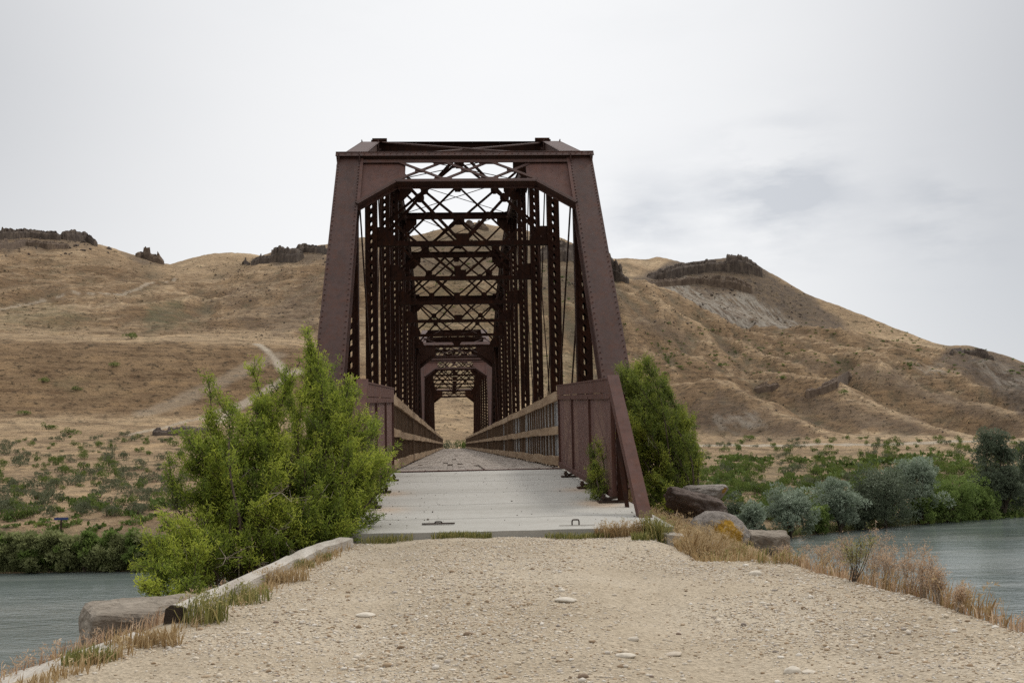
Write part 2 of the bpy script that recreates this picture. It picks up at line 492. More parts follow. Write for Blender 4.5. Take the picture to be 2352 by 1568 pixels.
def lattice_post(x, y, zt):
    mb = MB(); w = .15; d = .15; z0 = ZB - .15
    for s in (-1, 1):
        mb.box(x + s * w - .035, y - d, z0, x + s * w + .035, y + d, zt)
        for q in (-1, 1):   # angle legs turned in
            mb.box(x + s * (w - .075) - .04, y + q * (d + .006) - .006, z0, x + s * (w - .075) + .04, y + q * (d + .006) + .006, zt)
    p = .27; n = int((zt - z0 - .5) / p)
    for q in (-1, 1):
        for i in range(n):
            z = z0 + .3 + i * p
            mb.bar((x - .12, y + q * (d + .018), z), (x + .12, y + q * (d + .018), z + p), .055, .01, (0, 1, 0))
            mb.bar((x + .12, y + q * (d + .030), z), (x - .12, y + q * (d + .030), z + p), .055, .01, (0, 1, 0))
    mb.box(x - .19, y - d - .04, z0 - .05, x + .19, y + d + .04, z0 + .5)
    return mb


def truss_span(y0, label, labels_first=False):
    root = empty('truss_span', (0, y0, 0), label, 'bridge', 'steel truss spans of the bridge')
    st, dk = M['steel'], M['steel_shaded']
    node = lambda i: ((i + 1) * P, HT[i])
    for s in (-1, 1):
        x = s * W2
        for end in (0, 1):
            yb, yt = (0, P) if end == 0 else (SPAN, SPAN - P)
            p, q = Vector((x, yb, ZB)), Vector((x, yt, HT[0]))
            d = (q - p).normalized(); n = X3.cross(d)
            if n.z < 0: n = -n
            mb = MB()
            mb.bar(p, q, .58, .016, n, (0, .25))
            for k in (-1, 1):
                mb.bar(p, q, .02, .46, n, (k * .22, 0)); mb.bar(p, q, .10, .018, n, (k * .235, -.235)); mb.bar(p, q, .09, .014, n, (k * .245, .232))
            L = (q - p).length; k = .25
            while k < L - .1:
                sp = .12 if (k < 1.2 or k > L - 2.4) else .165
                for e in (-1, 1): mb.rivet(p + d * k + X3 * (e * .245) + n * .258, n, .021)
                k += sp
            for k in range(int(L / .3)):   # lacing on the underside
                a = p + d * (.2 + k * .3) - n * .25
                e = 1 if k % 2 else -1
                mb.bar(a - X3 * .22 * e, a + X3 * .22 * e + d * .3, .06, .012, n)
            mb.bar(q - d * .04 - X3 * .3 + n * .27, q - d * .04 + X3 * .3 + n * .27, .05, .05, n)
            mb.build('end_post', st, root)
        # top chord
        mb = MB()
        for i in range(7):
            (ya, za), (yb, zb) = node(i), node(i + 1)
            p, q = Vector((x, ya, za)), Vector((x, yb, zb)); d = (q - p).normalized()
            mb.bar(p, q, .56, .016, (0, 0, 1), (0, .22))
            for k in (-1, 1): mb.bar(p, q, .02, .42, (0, 0, 1), (k * .21, 0)); mb.bar(p, q, .10, .016, (0, 0, 1), (k * .22, -.21))
            L = (q - p).length
            for k in range(int(L / .45)):
                a = p + d * (.2 + k * .45) - Vector((0, 0, .22)); e = 1 if k % 2 else -1
                mb.bar(a - X3 * .2 * e, a + X3 * .2 * e + d * .45, .06, .012, (0, 0, 1))
            if i in (0, 6):
                for k in range(int(L / .165)):
                    for e in (-1, 1): mb.rivet(p + d * (.1 + k * .165) + X3 * (e * .245) + Vector((0, 0, .228)), (0, 0, 1), .02)
        for i in range(8):
            y, z = node(i); mb.box(x - .26, y - .35, z - .36, x - .235, y + .35, z + .2); mb.box(x + .235, y - .35, z - .36, x + .26, y + .35, z + .2)
            mb.tube((x - .33, y, z - .05), (x + .33, y, z - .05), .09, 8)
        mb.build('top_chord', st, root)
        for i in range(8):
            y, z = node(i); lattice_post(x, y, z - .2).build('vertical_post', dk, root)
        # eyebar diagonals (pairs of flat bars) and slim counters
        for i in range(8):
            tgt = []
            if i < 4: tgt.append((i + 1, .13))
            if i >= 4: tgt.append((i - 1, .13))
            if i in (2, 3): tgt.append((i - 1, .05))
            if i in (4, 5): tgt.append((i + 1, .05))
            for t, wd in tgt:
                y, z = node(i)
                for k in ((-1, 1) if wd > .1 else (-.35,)):
                    mb = MB(); mb.bar((x + k * .17, y, z - .1), (x + k * .17, (t + 1) * P, ZB), .03, wd, (0, 0, 1))
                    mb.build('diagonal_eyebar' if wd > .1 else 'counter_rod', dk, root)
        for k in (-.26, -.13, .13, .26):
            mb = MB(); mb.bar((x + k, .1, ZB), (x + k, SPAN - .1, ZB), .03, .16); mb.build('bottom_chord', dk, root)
        for yb in (0, SPAN):
            mb = MB(); mb.box(x - .35, yb - .4, ZB - .42, x + .35, yb + .4, ZB - .12); mb.plate([(x - .3, yb - .45, ZB - .12), (x - .3, yb + .45, ZB - .12), (x - .3, yb + .2, ZB + .25), (x - .3, yb - .2, ZB + .25)], .04, (1, 0, 0))
            mb.plate([(x + .3, yb - .45, ZB - .12), (x + .3, yb + .45, ZB - .12), (x + .3, yb + .2, ZB + .25), (x + .3, yb - .2, ZB + .25)], .04, (1, 0, 0))
            mb.tube((x - .38, yb, ZB), (x + .38, yb, ZB), .1, 8); mb.build('bearing', dk, root)
    # sloping portals at both ends
    for end in (0, 1):
        yb, yt = (0, P) if end == 0 else (SPAN, SPAN - P)
        p, q = Vector((0, yb, ZB)), Vector((0, yt, HT[0])); dn = (p - q).normalized(); n = X3.cross(dn)
        if n.z < 0: n = -n
        o = q + n * .2
        T = lambda x, s, k=0.0: o + X3 * x + dn * s + n * k
        pf = MB()
        pf.bar(T(-3.13, -.02), T(3.13, -.02), .30, .012, -dn, (0, .075)); pf.bar(T(-3.13, -.02, .13), T(3.13, -.02, .13), .014, .15, -dn)
        pf.bar(T(-2.5, .17, .05), T(2.5, .17, .05), .02, .12, -dn)
        k = -3.05
        while k < 3.1: pf.rivet(T(k, -.02, .137), n, .02); k += .155
        SB, SK = 1.0, 1.86
        for k, w_, h_ in ((0, .20, .02), (.09, .016, .10), (-.09, .016, .16)):
            pf.bar(T(-1.68, SB, k), T(1.68, SB, k), w_, h_, -dn)
            for s in (-1, 1): pf.bar(T(s * 1.66, SB, k), T(s * 2.54, SK, k), w_, h_, -dn)
        prt = pf.build('portal_frame', st, root)
        for s in (-1, 1):
            mb = MB(); mb.plate([T(s * 1.45, .06), T(s * 2.53, .06), T(s * 2.53, SK - .02), T(s * 1.66, SB), T(s * 1.45, SB - .02)], .02, n)
            mb.bar(T(s * 2.5, .06, .04), T(s * 2.5, SK - .1, .04), .07, .05, n); mb.build('knee_plate', M['wing'], prt)
        mb = MB()
        for c in (-1.1, 0, 1.1):
            mb.bar(T(c - .58, .14, .045), T(c + .58, SB - .1, .045), .075, .02, n); mb.bar(T(c + .58, .14, .015), T(c - .58, SB - .1, .015), .075, .02, n)
            mb.plate([T(c - .12, .46, .03), T(c + .12, .46, .03), T(c + .12, .60, .03), T(c - .12, .60, .03)], .014, n)
        for c in (-.55, .55):
            mb.plate([T(c - .28, .08, .03), T(c + .28, .08, .03), T(c + .22, .27, .03), T(c - .22, .27, .03)], .014, n); mb.plate([T(c - .25, SB - .05, .03), T(c + .25, SB - .05, .03), T(c + .2, SB - .2, .03), T(c - .2, SB - .2, .03)], .014, n)
        mb.build('portal_lattice', st, prt)
    # sway frames
    for i in range(1, 7):
        y, zt = node(i); z0 = SWAY; zt += .2
        fr = bpy.data.objects.new('sway_frame', None); COL.objects.link(fr); fr.parent = root; fr.empty_display_size = .2
        mb = MB(); mb.box(-W2 + .15, y - .12, z0 - .07, W2 - .15, y + .12, z0 - .05); mb.box(-W2 + .15, y - .12, z0 - .05, W2 - .15, y - .10, z0 + .07); mb.box(-W2 + .15, y + .10, z0 - .05, W2 - .15, y + .12, z0 + .07)
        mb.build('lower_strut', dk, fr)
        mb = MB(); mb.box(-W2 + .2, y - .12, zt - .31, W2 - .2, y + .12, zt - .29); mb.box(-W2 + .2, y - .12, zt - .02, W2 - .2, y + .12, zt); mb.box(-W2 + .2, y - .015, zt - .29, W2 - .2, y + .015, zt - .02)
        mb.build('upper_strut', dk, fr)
        zu = zt - .31
        tiers = [(z0, zu)] if i in (1, 6) else [(z0, (z0 + zu) / 2), ((z0 + zu) / 2, zu)]
        mb = MB()
        for a, b in tiers:
            for s in (-1, 1):
                mb.bar((0, y + .03, a), (s * 2.62, y + .03, b), .09, .012, (0, 1, 0)); mb.bar((0, y + .055, a), (s * 2.62, y + .055, b), .012, .07, (0, 1, 0), (.04, 0))
                mb.bar((s * 2.62, y - .03, a), (0, y - .03, b), .09, .012, (0, 1, 0)); mb.bar((s * 2.62, y - .055, a), (0, y - .055, b), .012, .07, (0, 1, 0), (.04, 0))
                c = s * 1.31; zc = (a + b) / 2; mb.plate([(c - .14, y, zc - .05), (c - .05, y, zc - .14), (c + .05, y, zc - .14), (c + .14, y, zc - .05), (c + .14, y, zc + .05), (c + .05, y, zc + .14), (c - .05, y, zc + .14), (c - .14, y, zc + .05)], .05, (0, 1, 0))
        for a, b in tiers[1:]: mb.box(-.17, y - .03, a - .2, .17, y + .03, a + .2)
        mb.build('sway_lattice', dk, fr)
        mb = MB(); mb.box(-.2, y - .1, z0 + .07, .2, y + .1, z0 + .3); mb.build('gusset', dk, fr)
        mb = MB(); mb.plate([(-.2, y, zu), (.2, y, zu), (.12, y, zu - .26), (-.12, y, zu - .26)], .08, (0, 1, 0)); mb.build('gusset', dk, fr)
        for s in (-1, 1):
            mb = MB(); mb.plate([(s * 2.65, y, z0 + .07), (s * 2.05, y, z0 + .07), (s * 2.12, y, z0 + .3), (s * 2.4, y, z0 + .52), (s * 2.65, y, z0 + .52)], .16, (0, 1, 0)); mb.build('gusset', dk, fr)
            mb = MB(); mb.plate([(s * 2.65, y, zu), (s * 2.02, y, zu), (s * 2.02, y, zu - .26), (s * 2.4, y, zu - .64), (s * 2.65, y, zu - .64)], .03, (0, 1, 0)); mb.build('knee_bracket', dk, fr)
    # top lateral rods
    for i in range(7):
        (ya, za), (yb, zb) = node(i), node(i + 1)
        for s in (-1, 1):
            r = .03 if i in (0, 6) else .019; mb = MB(); dz = .02 * s
            mb.tube((s * 2.5, ya, za + .2 + dz), (-s * 2.5, yb, zb + .2 + dz), r, 6)
            mb.tube((s * 2.3, ya + .3, za + .2 + dz), (s * 2.55, ya, za + .2 + dz), .05, 6)
            mb.build('lateral_rod', st if i in (0, 6) else dk, root)
    for i in (0, 6):
        y, z = node(i + (1 if i == 0 else 0))
        for s in (-1, 1):
            mb = MB(); mb.tube((s * 2.3, y, z + .27), (s * 2.75, y, z + .27), .075, 8); mb.box(s * 2.62 - .16, y - .12, z + .2, s * 2.62 + .16, y + .12, z + .26); mb.build('pin_block', dk, root)
    # floor system and plank deck
    for k in range(10):
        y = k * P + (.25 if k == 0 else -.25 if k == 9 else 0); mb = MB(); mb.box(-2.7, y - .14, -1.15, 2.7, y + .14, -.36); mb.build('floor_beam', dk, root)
    for xx in (-1.3, -.65, 0, .65, 1.3):
        mb = MB(); mb.box(xx - .12, 0.06, -.36, xx + .12, SPAN - .06, -.062); mb.build('stringer', M['picket'], root)
    mb = MB(); r = random.Random(5); ww = .118
    for c in range(27):
        y = .3; x = -1.6 + c * ww
        while y < SPAN - .02:
            L = r.choice((1.2, 1.8, 2.4, 3.0)); e = min(y + L, SPAN - .02); z = r.uniform(-.007, .004) - (.03 if r.random() < .02 else 0)
            mb.box(x + .002, y, -.06, x + ww - .002, e - .004, z); y = e
    dck = mb.build('deck', M['deck'], root)
    mb = MB(); mb.box(-1.62, .02, -.03, 1.62, .3, .012)
    r = random.Random(8)
    for k in range(8): mb.rivet((-1.4 + k * .4 + r.uniform(-.1, .1), .16, .012), (0, 0, 1), .016)
    mb.build('edge_plate', M['wing'], root)
    return root


span1 = truss_span(Y0, 'near rust brown steel truss span with sloping portal facing the concrete ramp')
span2 = copy_tree(span1); span2.location = (0, Y0 + SPAN + .35, 0)
span2['label'] = 'far rust brown steel truss span seen small through the near one'


# timber railings along both sides of both spans
def railing(side, label, posts_y, y0=0.28, y1=SPAN, seed=1):
    root = empty('timber_railing', (side * 1.45, Y0, 0), label, 'railing', 'timber railings along the bridge deck')
    r = random.Random(seed); s = side
    edges = [y0] + [p - .12 for p in posts_y] + [y1]; starts = [y0] + [p + .12 for p in posts_y]; ends = [p - .12 for p in posts_y] + [y1]
    for nm, z, h in (('top_rail', 1.285, .17), ('middle_rail', .685, .145), ('bottom_rail', .125, .17)):
        mb = MB()
        for a, b in zip(starts, ends):
            y = a
            while y < b - .05:
                e = min(b, y + r.uniform(1.6, 3.2)); n = max(2, int((e - y) / .4)); dz = r.uniform(-.012, .012)
                ring = []
                for k in range(n + 1):
                    yy = y + (e - y) * k / n - (.006 if k == n else 0); a1 = r.uniform(-.008, .01); a2 = r.uniform(-.008, .008); t = r.uniform(-.004, .004)
                    ring.append([(t, yy, z - h / 2 + a2 + dz), (s * .05 + t, yy, z - h / 2 + a2 + dz), (s * .05 + t, yy, z + h / 2 + a1 + dz), (t, yy, z + h / 2 + a1 + dz)])
                V = sum(ring, []); Fs = [(0, 1, 2, 3), tuple(4 * n + i for i in (3, 2, 1, 0))]
                for k in range(n):
                    for i in range(4): Fs.append((4 * k + i, 4 * k + (i + 1) % 4, 4 * k + 4 + (i + 1) % 4, 4 * k + 4 + i))
                mb.add(V, Fs); y = e
        mb.build(nm, M['wood'], root)
    mb = MB()
    k = 0; y = y0 + .06; ys = []
    while y < y1 and k < 96:
        ys.append(y); y += r.uniform(.55, .85) if r.random() > .14 else r.uniform(1.1, 1.6); k += 1
    for y in ys:
        mb = MB(); mb.box(s * .056, y - .042, .0, s * .056 + s * .036, y + .045, 1.30 + r.uniform(-.03, .02)); mb.build('picket', M['picket'], root)
    for y in posts_y:
        mb = MB(); mb.box(s * -.005, y - .09, -.3, s * .15, y + .09, 1.36); mb.build('post', M['picket'], root)
    mb = MB(); mb.box(s * .115, y0, .05, s * .12, y1, 1.3); mb.build('mesh_screen', M['mesh'], root)
    return root


rR = railing(1, 'right hand timber railing of the near span, its grey mesh showing between pickets', [17.3, 31.1, 44.6, 57], seed=2)
rL = railing(-1, 'left hand timber railing of the near span beside the bushy wing screen', [10.4, 25.0, 39, 52], seed=3)
for src, lb in ((rR, 'right hand timber railing at the distant end of the deck'), (rL, 'left hand timber railing at the distant end of the deck')):
    c = copy_tree(src); c.location.y += SPAN + .35; c['label'] = lb


# steel wing screens on the ramp
def wing(side, label):
    s = side; ya, yb = 12.75, 19.12; za = lambda y: -.041 * (19.1 - y)
    root = empty('wing_screen', (s * 1.47, yb, 0), label, 'metal screen', 'steel wing screens at the bridge entrance')
    H = 1.47; X = lambda k=0: s * k
    Q = lambda y, h, k=0.0: Vector((X(k), y - yb, za(y) + h))
    mb = MB(); mb.bar(Q(ya, H - .09), Q(yb, H - .09), .06, .165); mb.bar(Q(ya, H - .005, .01), Q(yb, H - .005, .01), .10, .018); mb.build('top_beam', M['wing'], root)
    mb = MB(); mb.bar(Q(ya, .09), Q(yb, .09), .07, .07); mb.bar(Q(ya, H - .215), Q(yb, H - .215), .05, .07); mb.build('bottom_rail', M['wing'], root)
    st = [ya + .04, ya + (yb - ya) / 3, ya + 2 * (yb - ya) / 3, yb - .04]
    for k, y in enumerate(st):
        mb = MB(); w = .045 if k else .06
        mb.bar(Q(y, .06), Q(y, H - .22), .05, w, (0, 1, 0)); mb.build('upright', M['wing'], root)
        mb = MB(); yy = y + (.12 if k == 0 else 0)
        if k < 3:
            mb.box(X(-.2), y - yb - .09, za(y) + .004, X(.12), y - yb + .09, za(y) + .026)
            for d in (-.05, .05): mb.tube((X(-.13), y - yb + d, za(y)), (X(-.13), y - yb + d, za(y) + .1), .017, 6); mb.tube((X(-.13), y - yb + d, za(y) + .045), (X(-.13), y - yb + d, za(y) + .07), .03, 6)
            mb.bar(Q(y, .04, -.1), Q(y, .07, .06), .1, .03); mb.build('base_bracket', M['iron'], root)
    for k in range(3):
        a, b = st[k], st[k + 1]
        mb = MB(); mb.plate([Q(a, .1, .008), Q(b, .1, .008), Q(b, H - .18, .008), Q(a, H - .18, .008)], .004, (1, 0, 0)); mb.build('perforated_panel', M['screen'], root)
        mb = MB(); mb.bar(Q(a + .03, .12, .055), Q(b - .03, H - .28, .055), .045, .012, (1, 0, 0)); mb.bar(Q(a + .03, H - .28, .040), Q(b - .03, .12, .040), .045, .012, (1, 0, 0)); mb.build('cross_brace', M['steel'], root)
    mb = MB(); a = Q(ya - .06, H - .01); b = Vector((X(.06), 11.05 - yb, -.42))
    d = (b - a).normalized(); n = X3.cross(d); n = n if n.z > 0 else -n
    mb.bar(a, b, .135, .014, n, (0, .05)); mb.bar(a, b, .014, .12, n, (.06, -.01)); mb.bar(a, b, .014, .12, n, (-.06, -.01)); mb.build('raking_leg', M['wing'], root)
    mb = MB(); mb.box(X(.03), ya - .03 - yb, za(ya) + .0, X(.15), ya + .02 - yb, za(ya) + H - .2); mb.bar(Q(ya - .1, .75, .03), Vector((X(.05), 12.15 - yb, -.35)), .04, .05); mb.build('end_post', M['steel_shaded'], root)
    return root


wing(1, 'brown perforated steel wing screen in front of the right railing, fully in view')
wing(-1, 'brown steel wing screen in front of the left railing, half hidden by the big bush')


# ------------------------------------------------------------------ near ground
def zroad(y): return np.interp(y, [-40, -5, 3, 6, 9.9, 10.25, 10.6, 19], [-.62, -.62, -.56, -.50, -.43, -.425, -.52, -.75])
def xleft(y): return np.interp(y, [-40, 2, 4.2, 6.2, 10.2, 11, 13, 19], [-4, -2.75, -2.5, -2.02, -1.50, -1.6, -1.9, -2.4])
def xright(y): return np.interp(y, [-40, 3.5, 5, 7.6, 8.3, 9.2, 10, 11, 13.5, 19], [3.6, 2.6, 2.32, 2.04, 2.02, 2.08, 2.22, 2.5, 2.95, 3.2])
def zground(x, y):
    x = np.asarray(x, float); y = np.asarray(y, float)
    z = zroad(y) + .035 * noise3(x * .7, y * .7, 1.3) + .012 * noise3(x * 3, y * 3, 4.1)
    z = z - (.035 * np.exp(-((x + .95) / .26) ** 2) + .035 * np.exp(-((x - .75) / .28) ** 2)) * sstep(10.6, 9.4, y)
    # shallow hollow in the verge right of the slab
    z = z - .16 * sstep(8.1, 8.7, y) * sstep(1.2, 1.9, x) * sstep(12.5, 10, y)
    def drop(d, a, b): return np.where(d > 0, a * d * sstep(-.2, .7, d) + b * np.maximum(d - 1, 0), 0)
    dl = xleft(y) - x; dr = x - xright(y); dy = y - 17.4
    z = z - drop(dl, .62, .2) - drop(dr, .75, .15) - drop(dy, .7, .1)
    rough = np.clip(np.maximum(dl, dr), 0, 1.5)
    z = z + .10 * rough * fbm(x * .9, y * .9, 2.2, 4)
    return np.maximum(z, -11.5)


xs = np.concatenate([np.linspace(-42, -5, 60), np.linspace(-4.9, 5, 200), np.linspace(5.2, 42, 60)])
ys = np.concatenate([np.linspace(-40, 2.5, 25), np.linspace(2.6, 20, 300), np.linspace(20.3, 46, 60)])
GX, GY = np.meshgrid(xs, ys); GZ = zground(GX, GY)
nx, ny = len(xs), len(ys)
idx = np.arange(nx * ny).reshape(ny, nx)
quads = np.stack([idx[:-1, :-1], idx[:-1, 1:], idx[1:, 1:], idx[1:, :-1]], -1).reshape(-1, 4)
soil = np.maximum(sstep(-.02, .25, xleft(GY) - GX + .1 * noise3(GX * 2, GY * 2, 0)), np.maximum(sstep(.1, .6, GX - xright(GY)), sstep(10.3, 10.7, GY)))
soil = np.maximum(soil, sstep(8.2, 9.0, GY) * sstep(1.45, 1.8, GX) * .8)
me = np_mesh('gravel_bank', np.stack([GX, GY, GZ], -1).reshape(-1, 3), quads, M['gravel'], True, vattrs={'soil': soil.ravel()})
tag(link('gravel_bank', me), kind='structure')

# concrete approach slab, four pours with joints
SL = lambda y: -.041 * (19.1 - y)
jy = [10.3, 11.45, 12.95, 14.6, 16.6, 18.98]
Vs, Fs, rust = [], [], []
mb = MB(); rs = random.Random(1)
for k in range(5):
    a, b = jy[k] + (.012 if k else 0), jy[k + 1] - .012; n = 30; mx = 36
    base = len(Vs)
    for j in range(n + 1):
        for i in range(mx + 1):
            x = -1.62 + 3.27 * i / mx; y = a + (b - a) * j / n
            if k == 0 and j == 0: y += .02 * math.sin(x * 3) + .012 * math.sin(x * 11 + 1)
            Vs.append((x, y, SL(y) + .003 * math.sin(x * 2 + y)))
            rr = 0
            for (rx, ry) in ((1.25, 14.9), (1.3, 12.75), (1.25, 13.0), (-1.25, 14.9), (-1.2, 12.75)):
                rr += math.exp(-((x - rx) / .22) ** 2 - ((y - ry + .22) / .38) ** 2) * .8
            rust.append(min(1, rr))
    for j in range(n):
        for i in range(mx):
            q = base + j * (mx + 1) + i; Fs.append((q, q + 1, q + mx + 2, q + mx + 1))
    # skirts
    ring = [base + i for i in range(mx + 1)] + [base + j * (mx + 1) + mx for j in range(1, n + 1)] + [base + n * (mx + 1) + i for i in range(mx - 1, -1, -1)] + [base + j * (mx + 1) for j in range(n - 1, 0, -1)]
    lo = len(Vs)
    for q in ring: x, y, z = Vs[q]; Vs.append((x, y, z - .30)); rust.append(0)
    for t in range(len(ring)): u = (t + 1) % len(ring); Fs.append((ring[t], lo + t, lo + u, ring[u]))
me = bpy.data.meshes.new('concrete_slab_path'); me.from_pydata(Vs, [], Fs); me.update()
a_ = me.attributes.new('rust', 'FLOAT', 'POINT'); a_.data.foreach_set('value', rust); me.materials.append(M['concrete'])
tag(link('concrete_slab_path', me), kind='structure')
# abutment, pier, far abutment
def block(name, x0, y0, z0, x1, y1, z1, label, cat, group=None):
    mb = MB(); mb.box(x0, y0, z0, x1, y1, z1 - .35); mb.box(x0 - .12, y0 - .06, z1 - .35 , x1 + .12, y1 + .06, z1)
    o = mb.build(name, M['old_concrete']); return tag(o, label, cat, group)
block('bridge_abutment', -3.6, 18.3, -12, 3.6, 19.6, -1.42, 'concrete abutment under the near end of the bridge', 'abutment')
tag(block('bridge_pier', -3.8, Y0 + SPAN - .9, -13, 3.8, Y0 + SPAN + 1.25, -1.42, 'tall concrete pier standing between the two truss spans', 'pier'))
block('bridge_abutment', -4, 143.7, -8, 4, 145.2, -1.42, 'concrete abutment under the far end of the bridge', 'abutment')

# lifting handles and slots let into the slab
def handle(x, y, label, raised):
    z = SL(y); root = empty('slab_handle', (x, y, z), label, 'handle', 'iron handles on the slab')
    mb = MB(); r = .007; h = .05 if raised else .02; w = .034
    pts = [(-w, 0, -.01), (-w, 0, h * .75), (-w * .75, 0, h), (w * .75, 0, h), (w, 0, h * .75), (w, 0, -.01)]
    for p, q in zip(pts[:-1], pts[1:]): mb.tube(p, q, r, 8)
    mb.build('grip', M['iron'], root)
    mb = MB()
    if raised: mb.box(-.17, -.10, .002, .18, -.09, .006)
    else: mb.box(-.16, -.11, .002, .16, -.075, .009); mb.box(-.165, -.075, .002, .165, -.068, .014)
    mb.build('slot_edge', M['iron'] if not raised else M['old_concrete'], root)
p = at_z(1322, 1203, -.34); handle(p[0], p[1], 'upright black iron handle near the right front edge of the slab', True)
p = at_z(1007, 1204, -.34); handle(p[0], p[1], 'low flattened iron handle behind a dark slot, left of centre on the slab', False)


# weathered timbers edging the gravel
def timber(pts, w, h, label, name='kerb_timber', char=False, seed=0):
    """pts: list of (x,y,ztop)"""
    r = random.Random(seed); root = empty(name, pts[0], label, 'timber', 'weathered timbers beside the gravel')
    o = Vector(pts[0]); rings = []
    n = 14
    for k in range(n + 1):
        t = k / n; i = min(int(t * (len(pts) - 1)), len(pts) - 2); f_ = t * (len(pts) - 1) - i
        c = Vector(pts[i]).lerp(Vector(pts[i + 1]), f_) - o; d = (Vector(pts[i + 1]) - Vector(pts[i])); d.z = 0; d.normalize(); sd = Vector((d.y, -d.x, 0))
        j = lambda a: r.uniform(-a, a)
        rings.append([c - sd * (w / 2 + j(.008)) - Vector((0, 0, h)), c + sd * (w / 2 + j(.008)) - Vector((0, 0, h)), c + sd * (w / 2 - .012 + j(.012)) + Vector((0, 0, j(.005) - .01)), c + sd * (w * .2) + Vector((0, 0, j(.004) + .004)), c - sd * (w * .2) + Vector((0, 0, j(.005))), c - sd * (w / 2 - .015 + j(.01)) + Vector((0, 0, j(.006) - .012))])
    mb = MB(); V = sum(rings, []); Fs = [tuple(range(6)), tuple(6 * n + i for i in range(5, -1, -1))]
    for k in range(n):
        for i in range(6): Fs.append((6 * k + i, 6 * k + (i + 1) % 6, 6 * k + 6 + (i + 1) % 6, 6 * k + 6 + i))
    mb.add(V, Fs); mb.build('beam', M['drift'], root)
    if char:
        mb = MB(); e = rings[-1]; d = (Vector(pts[-1]) - Vector(pts[-2])).normalized()
        c = sum(e, Vector()) / 6
        mb.plate([c + (p - c) * 1.0 + d * .012 for p in e], .024, d); mb.build('charred_end', M['char'], root)
    return root


def G(x, y, dz=0): return (x, y, float(zground(x, y)) + dz)
timber([(-1.42, 9.95, -.36), (-1.58, 9.2, -.36), (-1.72, 8.5, -.40)], .18, .2, 'short split pale timber at the foot of the big bush', seed=1)
timber([(-1.70, 8.55, -.38), (-1.86, 7.4, -.415), (-2.0, 6.3, -.42)], .155, .16, 'long bleached timber beam with a dark charred end facing the river', char=True, seed=2)
timber([(-2.1, 5.9, -.50), (-2.32, 5.3, -.53), (-2.75, 4.2, -.56)], .17, .18, 'half buried flat timber in the lower left corner, below the charred beam', seed=3)
timber([(1.55, 10.2, -.40), (1.75, 10.05, -.42), (1.95, 9.8, -.47)], .2, .2, 'stub of dark weathered timber at the right front corner of the slab', seed=4)


# rocks
def rock(name, c, size, material, label, cat, seed, rz=0, tilt=0, rough=.12, flat=0, lich=None, group=None, cuts=3):
    bm = bmesh.new(); bmesh.ops.create_icosphere(bm, subdivisions=5, radius=1)
    P_ = np.array([v.co[:] for v in bm.verts]); k = seed * 17.3
    P_ = P_ * (1 + rough * fbm(P_[:, 0] * 1.1 + k, P_[:, 1] * 1.1, P_[:, 2] * 1.1, 5)[:, None] * 1.4)
    rs_ = np.random.default_rng(seed)
    for _ in range(cuts):
        n = rs_.normal(size=3); n /= np.linalg.norm(n); d = rs_.uniform(.62, .85); t = P_ @ n
        P_ = P_ - np.maximum(t - d, 0)[:, None] * n * .85
    P_ = P_ + P_ * (.035 * fbm(P_[:, 0] * 5 + k, P_[:, 1] * 5, P_[:, 2] * 5, 4) - .03 * np.maximum(0, fbm(P_[:, 0] * 2.2, P_[:, 1] * 2.2 + k, P_[:, 2] * 2.2, 3, True) - 1.0))[:, None]
    if flat: P_[:, 2] = np.minimum(P_[:, 2], flat + .05 * fbm(P_[:, 0] * 2, P_[:, 1] * 2, k, 3))
    P_ = P_ * np.array(size)
    for v, p in zip(bm.verts, P_): v.co = p
    me = bpy.data.meshes.new(name); bm.to_mesh(me); bm.free()
    for p in me.polygons: p.use_smooth = True
    if lich is not None:
        l = np.exp(-(((P_ - np.array(lich[0])) / np.array(lich[1])) ** 2).sum(1)); a = me.attributes.new('lichen', 'FLOAT', 'POINT'); a.data.foreach_set('value', l.astype(np.float32))
    me.materials.append(material)
    o = link(name, me, None, c); o.rotation_euler = (0, tilt, rz)
    return tag(o, label, cat, group)


p = at_y(1655, 1240, 11.3)
rock('boulder', p + np.array([-.02, 0, .03]), (.32, .30, .27), M['boulder'], 'rounded grey boulder patched with orange lichen behind the dry grass', 'boulder', 4, 0.0, .22, .07, lich=((.02, -.25, .05), (.19, .3, .17)), cuts=0)
p = at_y(1598, 1160, 13.2)
rock('boulder', p, (.42, .40, .17), M['boulder_dark'], 'dark brown boulder with an overhanging edge beside the right bush', 'boulder', 9, .3, .33, .16, cuts=2)
p = at_y(1622, 1130, 14.6)
rock('boulder', p, (.34, .3, .13), M['boulder'], 'small flat topped tan rock peeping out behind the dark boulder', 'boulder', 12, .2, 0, .1, flat=.75, lich=((.2, -.2, .02), (.09, .2, .05)), cuts=2)


def slab_block(name, c, size, rz, label, seed, tilt=0):
    bm = bmesh.new(); bmesh.ops.create_icosphere(bm, subdivisions=5, radius=1)
    P_ = np.array([v.co[:] for v in bm.verts]); P_ = P_ / (np.sum(np.abs(P_) ** 16, axis=1, keepdims=True) ** (1 / 16.)); P_ = P_ * np.array(size)
    n = fbm(P_[:, 0] * 3 + seed, P_[:, 1] * 3, P_[:, 2] * 3, 4)
    nrm = P_ / (np.linalg.norm(P_ / np.array(size), axis=1, keepdims=True) + 1e-6) / np.array(size)
    P_ = P_ + nrm * (n[:, None] * .03 - .02 * np.abs(fbm(P_[:, 0] * 9, P_[:, 1] * 9, P_[:, 2] * 9 + seed, 3))[:, None])
    for v, q in zip(bm.verts, P_): v.co = q
    me = bpy.data.meshes.new(name); bm.to_mesh(me); bm.free(); me.materials.append(M['old_concrete'])
    o = link(name, me, None, c); o.rotation_euler = (0, tilt, rz)
    return tag(o, label, 'concrete block')
